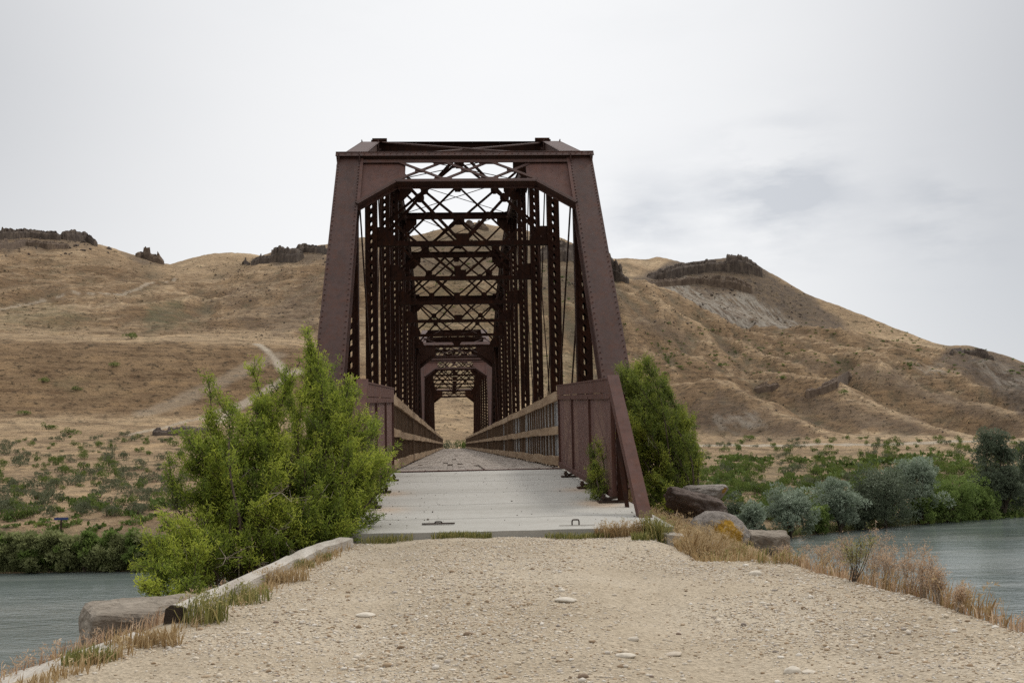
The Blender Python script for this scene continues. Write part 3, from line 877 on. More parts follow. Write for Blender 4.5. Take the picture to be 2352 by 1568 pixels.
slab_block('concrete_block', (-2.38, 7.3, -.82), (.43, .34, .29), .42, 'crumbling brown concrete block at the water side under the big bush', 3)
p = at_y(1766, 1260, 11.3); slab_block('concrete_block', (p[0] + .02, p[1] + .1, p[2] - .08), (.21, .3, .25), -.2, 'broken concrete block right of the lichen covered boulder', 8, .04)

# ------------------------------------------------------------------ gravel and cobbles
octv = np.array([(1, 0, 0), (-1, 0, 0), (0, 1, 0), (0, -1, 0), (0, 0, 1), (0, 0, -1), ], float)
octf = np.array([(0, 2, 4), (2, 1, 4), (1, 3, 4), (3, 0, 4), (2, 0, 5), (1, 2, 5), (3, 1, 5), (0, 3, 5)])
# denser base shape: 18 verts from one subdivision
bm = bmesh.new(); bmesh.ops.create_icosphere(bm, subdivisions=1, radius=1)
icv = np.array([v.co[:] for v in bm.verts]); icf = np.array([[v.index for v in f.verts] for f in bm.faces]); bm.free()


def stones(n, ylo, yhi, smin, smax, pw, bv, bf, seed):
    r = np.random.default_rng(seed)
    t = r.random(n); y = ylo * (yhi / ylo) ** (t ** .8); x = xleft(y) + .12 + (xright(y) - xleft(y) + .15) * r.random(n)
    keep = ~((y > 8.4) & (x > 1.5)); x, y = x[keep], y[keep]; n = len(x)
    s = smin * (smax / smin) ** (r.random(n) ** pw)
    patch = fbm(x * .8, y * .8, 5.0, 3); rut = np.exp(-((x + .95) / .28) ** 2) + np.exp(-((x - .75) / .3) ** 2); keep = r.random(n) < np.clip(.66 + .8 * patch - .45 * rut, .06, 1); x, y, s = x[keep], y[keep], s[keep]; n = len(x)
    sc3 = np.stack([r.uniform(.75, 1.3, n), r.uniform(.75, 1.3, n), r.uniform(.38, .75, n)], -1) * s[:, None]
    a = r.uniform(0, 6.283, n); ca, sa = np.cos(a), np.sin(a)
    V = bv[None] * (1 + r.uniform(-.22, .22, (n, len(bv), 1))) * sc3[:, None]
    X = V[..., 0] * ca[:, None] - V[..., 1] * sa[:, None] + x[:, None]; Y = V[..., 0] * sa[:, None] + V[..., 1] * ca[:, None] + y[:, None]
    Z = V[..., 2] + (zground(x, y) + sc3[:, 2] * r.uniform(-.15, .45, n))[:, None]
    VV = np.stack([X, Y, Z], -1).reshape(-1, 3)
    FF = (bf[None] + (np.arange(n) * len(bv))[:, None, None]).reshape(-1, bf.shape[1])
    return VV, FF, np.repeat(r.random(n), len(bf))
A = stones(80000, 3.6, 10.3, .0032, .010, 1.4, octv, octf, 1)
B = stones(9000, 3.4, 10.3, .008, .019, 2.8, icv, icf, 2)
VV = np.concatenate([A[0], B[0]]); FF = np.concatenate([A[1], B[1] + len(A[0])]); TT = np.concatenate([A[2], B[2]])
me = np_mesh('gravel', VV, FF, M['stone'], True, fattr={'tone': TT})
tag(link('gravel', me), 'loose pale gravel strewn over the approach', 'gravel', kind='stuff')

cob = []
for k in range(6):
    bm = bmesh.new(); bmesh.ops.create_icosphere(bm, subdivisions=3, radius=1)
    P_ = np.array([v.co[:] for v in bm.verts]); P_ *= (1 + .16 * fbm(P_[:, 0] + k * 9, P_[:, 1], P_[:, 2], 3)[:, None])
    for v, q in zip(bm.verts, P_): v.co = q
    me = bpy.data.meshes.new('cobble'); bm.to_mesh(me); bm.free()
    for f_ in me.polygons: f_.use_smooth = True
    me.materials.append(M['tan_cobble'] if k > 3 else M['cobble'])
    at = me.attributes.new('tone', 'FLOAT', 'FACE'); at.data.foreach_set('value', np.zeros(len(me.polygons), np.float32)); cob.append(me)


def cobble(px, py, wpx, k, label, group, hz=.45, rz=None):
    g = at_z(px, py, -.5); g = at_z(px, py, float(zground(g[0], g[1]))); d = g[1]; s = wpx / 2 / F * d
    o = link('cobble', cob[k], None, (g[0], g[1], float(zground(g[0], g[1])) + s * hz * .25)); o.scale = (s, s * random.uniform(.6, .9), s * hz)
    o.rotation_euler = (random.uniform(-.1, .1), random.uniform(-.1, .1), random.uniform(-.3, .3) if rz is None else rz)
    return tag(o, label, 'stone', group)
g1 = 'cobbles in the gravel'
for (px, py, w_, k, lb) in [(1437, 1510, 48, 0, 'long flat cream cobble low in the gravel, left of its rounder twin'), (1547, 1507, 40, 1, 'smooth pale oval cobble right of the long flat cream one'),
                            (1455, 1476, 26, 2, 'round upright cream cobble just behind the two big flat ones'), (1820, 1545, 40, 3, 'pale oval cobble near the bottom edge, left one of a pair'),
                            (1858, 1542, 32, 0, 'pale oval cobble near the bottom edge, right one of a pair'), (1300, 1380, 50, 1, 'low wide pale cobble embedded flat mid road'),
                            (1735, 1322, 32, 2, 'white cobble near the gravel crest below the lichen boulder'), (1290, 1352, 16, 3, 'small white cobble right of the road centre'),
                            (1075, 1457, 22, 4, 'tan brown stone left of centre on the road'), (890, 1530, 24, 4, 'dark tan stone on the lower left of the road'),
                            (840, 1420, 46, 0, 'flat grey stone with a soft edge on the left half of the road'), (1340, 1560, 26, 5, 'small brown stone at the bottom edge right of centre')]:
    cobble(px, py, w_, k, lb, g1, .3 if k in (0, 1) else .55)
r = random.Random(11)
for k in range(70):
    py = 1260 + 300 * r.random() ** .7; px = r.uniform(560 - (py - 1260) * 1.4, 1640 + (py - 1260) * 1.9)
    px = max(150, min(2200, px)); kk = r.choice((0, 1, 2, 3, 3, 4, 5)); g = at_z(px, py, -.5)
    if not (xleft(g[1]) + .2 < g[0] < xright(g[1]) - .15): continue
    cobble(px, py, r.uniform(7, 15), kk, ('small rounded brown stone scattered among the pale gravel' if kk > 3 else 'small rounded pale stone scattered among the gravel'), ('small brown stones on the gravel' if kk > 3 else 'small pale stones on the gravel'), .55)

def debris(n, seed):
    r = np.random.default_rng(seed); y = r.uniform(10.5, 18.8, n); x = np.where(r.random(n) < .55, r.uniform(-1.5, 1.55, n), np.where(r.random(n) < .5, 1.5 - np.abs(r.normal(0, .12, n)), -1.45 + np.abs(r.normal(0, .2, n)))); s_ = r.uniform(.003, .008, n) * (1 + (r.random(n) < .05))
    V = octv[None] * (1 + r.uniform(-.3, .3, (n, 6, 1))) * s_[:, None, None] * np.array([1, 1, .7]); V = V + np.stack([x, y, SL(y) + s_ * .4], -1)[:, None]
    return V.reshape(-1, 3), (octf[None] + (np.arange(n) * 6)[:, None, None]).reshape(-1, 3), np.repeat(r.random(n), 8)
A = debris(420, 9); me = np_mesh('grit', A[0], A[1], M['bark'], True, fattr={'tone': A[2]}); tag(link('grit', me), 'dark grit blown over the pale slab', 'grit', kind='stuff')

# ------------------------------------------------------------------ river
mb = MB(); mb.add([(-1500, -300, -8.5), (1500, -300, -8.5), (1500, 700, -8.5), (-1500, 700, -8.5)], [(0, 1, 2, 3)])
tag(mb.build('river', M['water']), kind='structure')

# ------------------------------------------------------------------ far bank and hills: a lofted height field
# feature lines: lists of (px, py, r); azimuth and elevation follow from the camera, distance r is in metres
ZW = -8.5
def rz_of(px, py, z): d = ray(px, py); return (z - EYE[2]) / d[..., 2] * np.hypot(d[..., 0], d[..., 1])
wl = [(-500, 1320), (0, 1316), (330, 1311), (600, 1300), (900, 1285), (1200, 1266), (1500, 1252), (1750, 1243), (1850, 1229), (2050, 1209), (2352, 1183), (2800, 1150)]
wl = [(x, y, float(rz_of(x, y, ZW))) for x, y in wl]
LN = []
LN.append(('e', [(x, float(az_el(x, y)[1]) * 1.0, r_ - 14, -11.5) for x, y, r_ in wl]))
LN.append(('e', [(x, 0, r_, ZW) for x, y, r_ in wl]))
LN.append(('e', [(x, 0, r_ + 3.4, float(np.interp(x, [0, 400, 1000, 1700, 2352], [-6.3, -6.4, -6.6, -7.7, -7.8]))) for x, y, r_ in wl]))
LN.append(('p', [(-500, 1105, 130), (0, 1105, 130), (330, 1100, 128), (700, 1075, 135), (900, 1046, 143), (1180, 1042, 145), (1400, 1080, 140), (1600, 1100, 138), (1850, 1105, 145), (2352, 1075, 170), (2800, 1060, 180)]))
LN.append(('p', [(-500, 1008, 198), (0, 1001, 198), (330, 990, 200), (600, 985, 198), (850, 1005, 180), (1036, 1012, 170), (1200, 1020, 180), (1450, 1030, 215), (1600, 1029, 225), (1850, 1026, 240), (2100, 1022, 255), (2352, 1016, 270), (2800, 1005, 280)]))
LN.append(('p', [(-500, 962, 226), (0, 962, 226), (200, 958, 226), (330, 958, 226), (500, 962, 224), (700, 968, 216), (1036, 965, 205), (1250, 985, 212), (1450, 1022, 222), (1600, 1021, 232), (1850, 1019, 247), (2100, 1014, 262), (2352, 1008, 278), (2800, 998, 290)]))
LN.append(('p', [(-500, 779, 270), (0, 782, 270), (300, 783, 270), (480, 785, 272), (680, 792, 276), (800, 815, 288), (1036, 850, 300), (1300, 875, 320), (1430, 940, 350), (1600, 985, 370), (1800, 990, 390), (2000, 990, 400), (2200, 985, 410), (2352, 983, 420), (2800, 985, 430)]))
LN.append(('p', [(-500, 770, 352), (0, 772, 352), (300, 772, 352), (480, 771, 352), (680, 774, 355), (800, 785, 360), (1036, 795, 370), (1300, 812, 400), (1430, 850, 450), (1600, 895, 490), (1775, 905, 505), (1900, 905, 515), (2065, 910, 530), (2352, 945, 540), (2800, 975, 540)]))
LN.append(('p', [(-500, 640, 580), (0, 640, 580), (300, 670, 570), (480, 690, 570), (680, 660, 560), (800, 650, 540), (1036, 640, 560), (1300, 640, 560), (1380, 632, 600), (1440, 650, 640), (1560, 699, 680), (1689, 749, 700), (1775, 763, 710), (1875, 766, 715), (2000, 786, 700), (2200, 830, 680), (2352, 880, 670), (2800, 960, 650)]))
LN.append(('p', [(-500, 560, 760), (0, 560, 760), (200, 580, 760), (345, 625, 760), (410, 630, 770), (500, 640, 770), (600, 610, 760), (700, 590, 760), (830, 575, 740), (940, 570, 740), (1090, 550, 740), (1200, 565, 740), (1300, 585, 740), (1400, 628, 740), (1440, 655, 760), (1500, 668, 860), (1600, 680, 880), (1700, 705, 880), (1800, 745, 880), (1900, 752, 880), (2050, 790, 860), (2180, 830, 800), (2352, 870, 780), (2800, 945, 760)]))
LN.append(('p', [(-500, 524, 840), (0, 530, 840), (130, 540, 840), (215, 562, 845), (260, 572, 850), (300, 584, 850), (345, 598, 850), (375, 606, 855), (410, 614, 860), (480, 612, 870), (560, 604, 860), (600, 590, 855), (640, 577, 850), (690, 570, 850), (750, 567, 850), (830, 548, 830), (940, 545, 830), (1000, 530, 830), (1090, 513, 830), (1180, 528, 830), (1290, 550, 830), (1360, 585, 820), (1400, 620, 810), (1430, 640, 830), (1480, 632, 960), (1530, 612, 990), (1600, 602, 1000), (1690, 590, 1010), (1730, 604, 1010), (1745, 615, 1010), (1790, 640, 1010), (1850, 676, 1000), (1950, 715, 990), (2050, 755, 970), (2150, 793, 930), (2180, 797, 900), (2230, 795, 880), (2300, 815, 870), (2352, 837, 860), (2500, 875, 850), (2800, 930, 850)]))
LN.append(('p', [(-500, 580, 1050), (0, 600, 1050), (345, 650, 1050), (480, 640, 1060), (700, 640, 1050), (1090, 600, 1050), (1300, 630, 1050), (1430, 650, 1060), (1500, 650, 1150), (1690, 640, 1180), (1790, 690, 1180), (1950, 760, 1150), (2180, 840, 1050), (2352, 880, 1020), (2800, 970, 1000)]))
LN.append(('p', [(-500, 640, 1400), (0, 640, 1400), (345, 625, 1400), (410, 611, 1400), (440, 602, 1400), (480, 592, 1400), (520, 589, 1400), (560, 591, 1400), (640, 600, 1400), (1000, 640, 1400), (1400, 606, 1500), (1440, 608, 1500), (1490, 604, 1500), (1510, 598, 1500), (1530, 601, 1500), (1600, 620, 1500), (1700, 700, 1500), (1950, 800, 1500), (2352, 900, 1500), (2800, 980, 1500)]))
LN.append(('p', [(-500, 760, 1900), (0, 760, 1900), (520, 700, 1900), (1000, 760, 1900), (1500, 720, 2000), (1950, 880, 2000), (2352, 980, 2000), (2800, 1010, 2000)]))

NA = 900
AZ = np.linspace(R(-38), R(38), NA)
rows_r, rows_z = [], []
for kind, L in LN:
    if kind == 'e':
        a = np.array([az_el(x, y)[0] for (x, y, _) in wl]); rr = np.array([l[2] for l in L]); zz = np.array([l[3] for l in L])
        rows_r.append(np.interp(AZ, a, rr)); rows_z.append(np.interp(AZ, a, zz))
    else:
        a, e = az_el(np.array([l[0] for l in L], float), np.array([l[1] for l in L], float)); rr = np.array([l[2] for l in L], float)
        ri = np.interp(AZ, a, rr); zi = EYE[2] + np.interp(AZ, a, rr * e)
        rows_r.append(ri); rows_z.append(zi)
rows_r = np.array(rows_r); rows_z = np.array(rows_z)
ker = np.exp(-np.linspace(-2, 2, 9) ** 2); ker /= ker.sum()
def smooth_row(a): return np.convolve(np.pad(a, 4, 'edge'), ker, 'valid')
for i in range(len(rows_r)): rows_r[i] = smooth_row(rows_r[i]); rows_z[i] = smooth_row(rows_z[i])
# monotone cubic along r for every azimuth
sub = [4, 8, 24, 30, 8, 44, 22, 40, 40, 30, 14, 18, 8]
def pchip_all(Rk, Zk):
    h = np.diff(Rk, axis=0); dl = np.diff(Zk, axis=0) / h; K = len(Rk); m = np.zeros_like(Rk)
    for k in range(1, K - 1):
        w1 = 2 * h[k] + h[k - 1]; w2 = h[k] + 2 * h[k - 1]; same = dl[k] * dl[k - 1] > 0
        with np.errstate(divide='ignore', invalid='ignore'): m[k] = np.where(same, (w1 + w2) / (w1 / dl[k - 1] + w2 / dl[k]), 0)
    m[0] = dl[0]; m[-1] = dl[-1]; Ro, Zo = [], []
    for k in range(K - 1):
        for j in range(sub[k]):
            t = j / sub[k]; h00 = 2 * t**3 - 3 * t**2 + 1; h10 = t**3 - 2 * t**2 + t; h01 = -2 * t**3 + 3 * t**2; h11 = t**3 - t**2
            Ro.append(Rk[k] + t * h[k]); Zo.append(h00 * Zk[k] + h10 * h[k] * m[k] + h01 * Zk[k + 1] + h11 * h[k] * m[k + 1])
    Ro.append(Rk[-1]); Zo.append(Zk[-1]); return np.array(Ro), np.array(Zo)
TR, TZ = pchip_all(rows_r, rows_z)
TX = EYE[0] + TR * np.sin(AZ)[None]; TY = EYE[1] + TR * np.cos(AZ)[None]


def crest(pts):
    out = []
    for px, py, r_ in pts:
        a, e = az_el(float(px), float(py)); out.append((EYE[0] + r_ * math.sin(a), EYE[1] + r_ * math.cos(a), EYE[2] + r_ * e))
    return np.array(out)


def add_spur(pts, slope, rnd=3.0):
    global TZ
    C = crest(pts); best = np.full(TX.shape, -1e9)
    for a, b in zip(C[:-1], C[1:]):
        d = b[:2] - a[:2]; L2 = d @ d; t = np.clip(((TX - a[0]) * d[0] + (TY - a[1]) * d[1]) / L2, 0, 1)
        ds = np.hypot(TX - a[0] - t * d[0], TY - a[1] - t * d[1])
        wob = 1 + .35 * noise3(TX * .02, TY * .02, 9.0)
        best = np.maximum(best, a[2] + t * (b[2] - a[2]) - slope * wob * (np.sqrt(ds * ds + rnd * rnd) - rnd))
    k = 3.0; h = np.clip(.5 + .5 * (best - TZ) / k, 0, 1); TZ = TZ * (1 - h) + best * h + k * h * (1 - h) * .5


add_spur([(1700, 800, 640), (1904, 812, 620), (2065, 836, 580), (2352, 931, 500), (2600, 980, 460)], .5)
add_spur([(1740, 930, 470), (1854, 885, 470), (1958, 850, 465), (2060, 880, 430), (2165, 914, 400), (2352, 962, 360), (2600, 1000, 340)], .55)
add_spur([(1650, 880, 470), (1775, 872, 430), (1880, 895, 390), (1970, 914, 365), (2110, 960, 320), (2268, 1006, 290)], .5)
add_spur([(1560, 905, 370), (1635, 887, 360), (1700, 910, 340), (1760, 940, 315), (1895, 998, 275)], .48)
add_spur([(1420, 835, 400), (1540, 828, 420), (1640, 852, 425), (1720, 880, 420)], .5)
add_spur([(820, 830, 330), (700, 905, 270), (560, 960, 232)], .34, 6)
# weathering
def terrain_noise(x, y, r_):
    amp = np.interp(r_, [80, 100, 130, 200, 285, 400, 700, 780, 1050, 1300, 1900], [0, .12, .3, .3, .6, 2.8, 3.6, 1.0, .9, 2, 6])
    gul = fbm(x * .022 + .15 * np.sin(y * .01), y * .009, 1.7, 4, True) - .6
    return amp * (fbm(x * .03, y * .03, 3.1, 5) * .5) + np.interp(r_, [200, 290, 330, 500, 700, 780, 1000], [0, .7, 3.2, 7.5, 6.5, 1.4, .8]) * gul * np.interp(x / np.maximum(y, 1), [-.2, .1, .2], [.45, .6, 1.0]) + np.interp(r_, [80, 95, 1500], [0, .06, .5]) * fbm(x * .3, y * .3, .4, 3)
TZ = TZ + terrain_noise(TX, TY, TR)
# road cut: dark lip below the far right road is a real step
PX, PY = project(np.stack([TX, TY, TZ], -1))


def poly_mask(poly, soft=14, nz=14, front=True, rlo=0, rhi=9e9):
    n = noise3(PX * .03, PY * .05, 2.5) * nz; n2 = noise3(PX * .03, PY * .05, 8.5) * nz
    x, y = PX + n, PY + n2; inside = np.zeros(PX.shape, bool); dist = np.full(PX.shape, 1e9)
    k = len(poly)
    for i in range(k):
        (x0, y0), (x1, y1) = poly[i], poly[(i + 1) % k]
        c = ((y0 > y) != (y1 > y)) & (x < (x1 - x0) * (y - y0) / (y1 - y0 + 1e-9) + x0); inside ^= c
        d = np.array([x1 - x0, y1 - y0], float); t = np.clip(((x - x0) * d[0] + (y - y0) * d[1]) / (d @ d), 0, 1)
        dist = np.minimum(dist, np.hypot(x - x0 - t * d[0], y - y0 - t * d[1]))
    sd = np.where(inside, dist, -dist); return sstep(-soft, soft, sd) * (TR > rlo) * (TR < rhi)


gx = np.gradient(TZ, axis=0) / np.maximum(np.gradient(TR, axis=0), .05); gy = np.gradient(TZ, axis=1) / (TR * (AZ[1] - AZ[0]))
steep = sstep(.16, .40, np.hypot(gx, gy) + .06 * noise3(TX * .03, TY * .03, 6.5)) * sstep(190, 240, TR) * sstep(900, 650, TR)  # slope mask for the painted shading and browner soil
scree = np.zeros(PX.shape); pale = np.zeros(PX.shape); green = np.zeros(PX.shape); dark = np.zeros(PX.shape)
def mx(a, b, k=1.0): np.maximum(a, b * k, out=a)
mx(scree, poly_mask([(1440, 655), (1490, 622), (1560, 596), (1690, 580), (1745, 608), (1800, 646), (1870, 690), (1965, 768), (1775, 775), (1689, 760), (1560, 712)], 8, 9, rlo=715), 1.0)
mx(pale, poly_mask([(1490, 672), (1530, 650), (1570, 638), (1625, 680), (1700, 672), (1760, 695), (1810, 730), (1850, 770), (1775, 775), (1680, 757), (1560, 708)], 9, 10, rlo=715), .72)
mx(scree, poly_mask([(1480, 720), (1560, 755), (1620, 795), (1580, 800), (1500, 770), (1440, 735)], 12, 12), .5)
mx(scree, poly_mask([(1560, 935), (1650, 900), (1780, 960), (1880, 1000), (1700, 1005), (1600, 985)], 14, 16), .6)
mx(scree, poly_mask([(1780, 885), (1960, 930), (2100, 960), (2200, 1000), (2050, 1000), (1850, 950)], 14, 16), .6)
mx(scree, poly_mask([(1800, 820), (2000, 835), (2352, 960), (2352, 1005), (2150, 930), (1950, 855), (1850, 845)], 16, 16), .6)
mx(scree, poly_mask([(2175, 796), (2260, 794), (2352, 836), (2450, 930), (2352, 960), (2230, 870), (2150, 830)], 8, 9), 1.0)
mx(pale, poly_mask([(2080, 830), (2160, 840), (2200, 860), (2130, 865)], 12, 12), .5); mx(pale, poly_mask([(2230, 820), (2300, 840), (2400, 900), (2300, 890)], 12, 12), .5)
mx(pale, poly_mask([(1640, 960), (1740, 940), (1760, 985), (1660, 990)], 10, 14), .5)
mx(scree, poly_mask([(740, 560), (830, 545), (940, 548), (1090, 515), (1200, 530), (1330, 560), (1420, 625), (1440, 720), (1300, 690), (1100, 640), (900, 640), (760, 660)], 18, 18), .55)
mx(green, poly_mask([(900, 560), (1090, 520), (1300, 560), (1420, 650), (1400, 900), (1100, 930), (850, 800)], 20, 20), .5)
mx(scree, poly_mask([(0, 528), (140, 535), (215, 562), (200, 572), (60, 575), (0, 580)], 7, 10), .7)
mx(scree, poly_mask([(280, 580), (380, 606), (330, 612)], 6, 6), .8); mx(scree, poly_mask([(570, 605), (640, 575), (750, 565), (750, 600), (640, 612)], 6, 8), .8)
mx(scree, poly_mask([(545, 748), (690, 650), (735, 625), (735, 760), (600, 765)], 14, 20), .45); mx(scree, poly_mask([(480, 690), (600, 640), (660, 650), (560, 720)], 10, 14), .3)
mx(green, poly_mask([(340, 700), (420, 690), (450, 740), (340, 775), (330, 745)], 14, 18), .75)
mx(green, poly_mask([(0, 700), (130, 700), (240, 740), (100, 760), (0, 750)], 14, 18), .5)
def blur(a, n, ax):
    k = np.ones(n) / n; return np.apply_along_axis(lambda v: np.convolve(np.pad(v, n // 2, 'edge'), k, 'valid'), ax, a)
conc = np.clip((blur(TZ, 21, 1) - TZ) / np.interp(TR, [200, 400, 800], [.5, 1.4, 2.2]), -1, 1) * sstep(215, 300, TR)   # folds: painted shade together with gully sagebrush
mx(scree, np.clip(conc, 0, 1), .62); mx(green, np.clip(conc, 0, 1), .8); steep = np.clip(steep - .45 * np.clip(-conc, 0, 1), 0, 1)  # folds darkened and crests lightened in the colour to shade the relief
mx(steep, poly_mask([(-80, 786), (480, 789), (680, 798), (760, 830), (640, 920), (480, 945), (200, 950), (-80, 950)], 7, 5, rlo=215, rhi=300), .9)  # left scarp: redder soil plus its shade put into the colour
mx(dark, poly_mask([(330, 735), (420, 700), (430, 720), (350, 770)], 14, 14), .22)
mx(green, poly_mask([(120, 880), (220, 860), (300, 900), (200, 925)], 14, 18), .35)
mx(green, poly_mask([(1580, 1050), (2352, 1040), (2352, 1180), (1850, 1225), (1600, 1200)], 20, 25), .5)
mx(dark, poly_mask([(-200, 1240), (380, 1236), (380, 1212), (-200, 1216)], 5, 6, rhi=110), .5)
dark *= 1
cliffz = np.clip(1, 0, 1)
nr = len(TR)
idx = np.arange(nr * NA).reshape(nr, NA)
quads = np.stack([idx[:-1, :-1], idx[:-1, 1:], idx[1:, 1:], idx[1:, :-1]], -1).reshape(-1, 4)
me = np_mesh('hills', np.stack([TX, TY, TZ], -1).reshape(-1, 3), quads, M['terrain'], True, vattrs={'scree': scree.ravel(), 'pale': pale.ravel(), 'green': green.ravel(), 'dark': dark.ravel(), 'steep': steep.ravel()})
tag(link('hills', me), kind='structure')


TE = (TZ - EYE[2]) / TR
def hz(az, r_):
    """terrain height at azimuth and distance"""
    f_ = np.clip((az - AZ[0]) / (AZ[1] - AZ[0]), 0, NA - 1.001); i = int(f_); t = f_ - i
    return (1 - t) * np.interp(r_, TR[:, i], TZ[:, i]) + t * np.interp(r_, TR[:, i + 1], TZ[:, i + 1])
def hit(px, py):
    """first terrain point seen at that pixel, or None"""
    a, e = az_el(float(px), float(py)); i = int(np.clip(round((a - AZ[0]) / (AZ[1] - AZ[0])), 0, NA - 1))
    k = np.argmax(TE[:, i] >= e)
    if TE[k, i] < e or k == 0: return None
    t = (e - TE[k - 1, i]) / (TE[k, i] - TE[k - 1, i] + 1e-9); r_ = TR[k - 1, i] + t * (TR[k, i] - TR[k - 1, i])
    return np.array([EYE[0] + r_ * math.sin(a), EYE[1] + r_ * math.cos(a), EYE[2] + r_ * e])
def ground_at(x, y):
    r_ = math.hypot(x - EYE[0], y - EYE[1]); return float(hz(math.atan2(x - EYE[0], y - EYE[1]), r_))


# bare tracks and the valley road worn into the slopes
def hit0(px, py): return hit(px, py)
trk = np.zeros(TX.shape)
def track(pts, w, k=1.0):
    P_ = [hit(*p) for p in pts]; P_ = [p for p in P_ if p is not None]; d = np.full(TX.shape, 1e9)
    for a, b in zip(P_[:-1], P_[1:]):
        e = (b - a)[:2]; t = np.clip(((TX - a[0]) * e[0] + (TY - a[1]) * e[1]) / (e @ e + 1e-9), 0, 1)
        d = np.minimum(d, np.hypot(TX - a[0] - t * e[0], TY - a[1] - t * e[1]))
    d = d + .5 * noise3(TX * .25, TY * .25, 3.3); mx(trk, sstep(w, w * .35, d), k)
track([(1450, 1023), (1585, 1022.5), (1700, 1022), (1800, 1022), (1950, 1020), (2100, 1017), (2260, 1013), (2400, 1010)], 2.6)
track([(-20, 716), (40, 703), (100, 690), (135, 682), (230, 672), (330, 655), (400, 640)], 1.6, .6)
track([(590, 790), (612, 803), (632, 825), (648, 848), (665, 862)], 1.5)
track([(290, 1000), (360, 985), (430, 966), (500, 945), (560, 922), (620, 893), (668, 866)], 1.2, .8)
track([(480, 975), (520, 950), (580, 915), (640, 880), (690, 850)], 1.9, .9)
track([(330, 950), (400, 925), (480, 890), (560, 850), (640, 815)], 3.2, .35)
at = bpy.data.objects['hills'].data.attributes.new('track', 'FLOAT', 'POINT'); at.data.foreach_set('value', trk.ravel().astype(np.float32))


# ------------------------------------------------------------------ rock outcrops on the skyline
def outcrop(segs, label, seed, m='rock', depth=10, unit=3.2, n_rows=3):
    """segs: polyline of (px, py_base, py_top, r). One continuous jointed cliff standing on the slope."""
    r = np.random.default_rng(seed); A_ = []
    for a, b, c, d in segs:
        q = hit(a, b + 3)
        if q is not None and abs(math.hypot(q[0] - EYE[0], q[1]) - d) < 200: d = math.hypot(q[0] - EYE[0], q[1])
        e1 = az_el(float(a), float(b)); A_.append((float(e1[0]), float(e1[1]), float(az_el(float(a), float(c))[1]), d))
    A_.sort(); A_ = np.array(A_); a0, a1 = A_[0, 0], A_[-1, 0]; dm = A_[:, 3].mean(); L = (a1 - a0) * dm
    pad = unit * .8; a0 -= pad / dm; a1 += pad / dm; nu = int(min(420, max(26, L / (unit * .13))))
    az = np.linspace(a0, a1, nu); d = np.interp(az, A_[:, 0], A_[:, 3]); zb = EYE[2] + np.interp(az, A_[:, 0], A_[:, 1]) * d; zt = EYE[2] + np.interp(az, A_[:, 0], A_[:, 2]) * d
    u = (az - a0) * dm
    def col(w, k):     # irregular joints: piecewise constant in u
        e = np.concatenate([[-1], np.cumsum(r.uniform(.35, 1.6, int(u[-1] / w * 2) + 6) * w)]); v = r.random(len(e)); return v[np.searchsorted(e, u) - 1]
    taper = np.clip(np.minimum(u, u[-1] - u) / pad, 0, 1) ** .6
    hgt = (zt - zb) * (1.02 - .20 * col(unit * 1.1, 1) - .16 * col(unit * .4, 2) - .38 * (col(unit * 1.6, 3) > .86)) * (.15 + .85 * taper)
    face = unit * (.55 * col(unit * .9, 4) + .3 * col(unit * .35, 5))
    prof = [(-.50, -3.0 / 1, 0), (-.46, .0, 0), (-.40, .22, .3), (-.37, .40, .6), (-.26, .46, .7), (-.24, .66, 1), (-.20, .84, 1), (-.10, .93, 1), (-.02, 1.0, .6), (.2, .97, .2), (.4, .86, 0), (.55, .4, 0), (.62, -3.0, 0)]
    V, Fs = [], []; npf = len(prof); hgz = [[float(hz(a_, d_ + depth * o_)) for o_ in (-.5, -.46)] for a_, d_ in zip(az, d)]; brk = [col(unit * 1.3, 10 + k) for k in range(npf)]
    for i in range(nu):
        for j, (o_, h_, fk) in enumerate(prof):
            g = d[i] + depth * o_ * (.4 + .6 * taper[i]) + fk * face[i] - unit * .35
            z = zb[i] + (hgt[i] * max(0, min(1.05, h_ + (.16 * (brk[j][i] - .5) if 1 < j < 7 else 0))) if h_ >= 0 else -4.0)
            jx, jz = r.normal(0, .05 * unit), r.normal(0, .04 * unit) * (h_ >= 0)
            if j < 2: z = min(z, hgz[i][j] - (2.0, .5)[j])
            V.append((EYE[0] + (g + jx) * math.sin(az[i]), EYE[1] + (g + jx) * math.cos(az[i]), z + jz))
    for i in range(nu - 1):
        for j in range(npf - 1): q = i * npf + j; Fs.append((q, q + npf, q + npf + 1, q + 1))
    Fs.append(tuple(range(npf))); Fs.append(tuple((nu - 1) * npf + j for j in range(npf - 1, -1, -1)))
    me = bpy.data.meshes.new('rock_outcrop'); me.from_pydata(V, [], Fs); me.update(); me.materials.append(M[m])
    return tag(link('rock_outcrop', me), label, 'rock outcrop', 'dark rock outcrops on the hills')


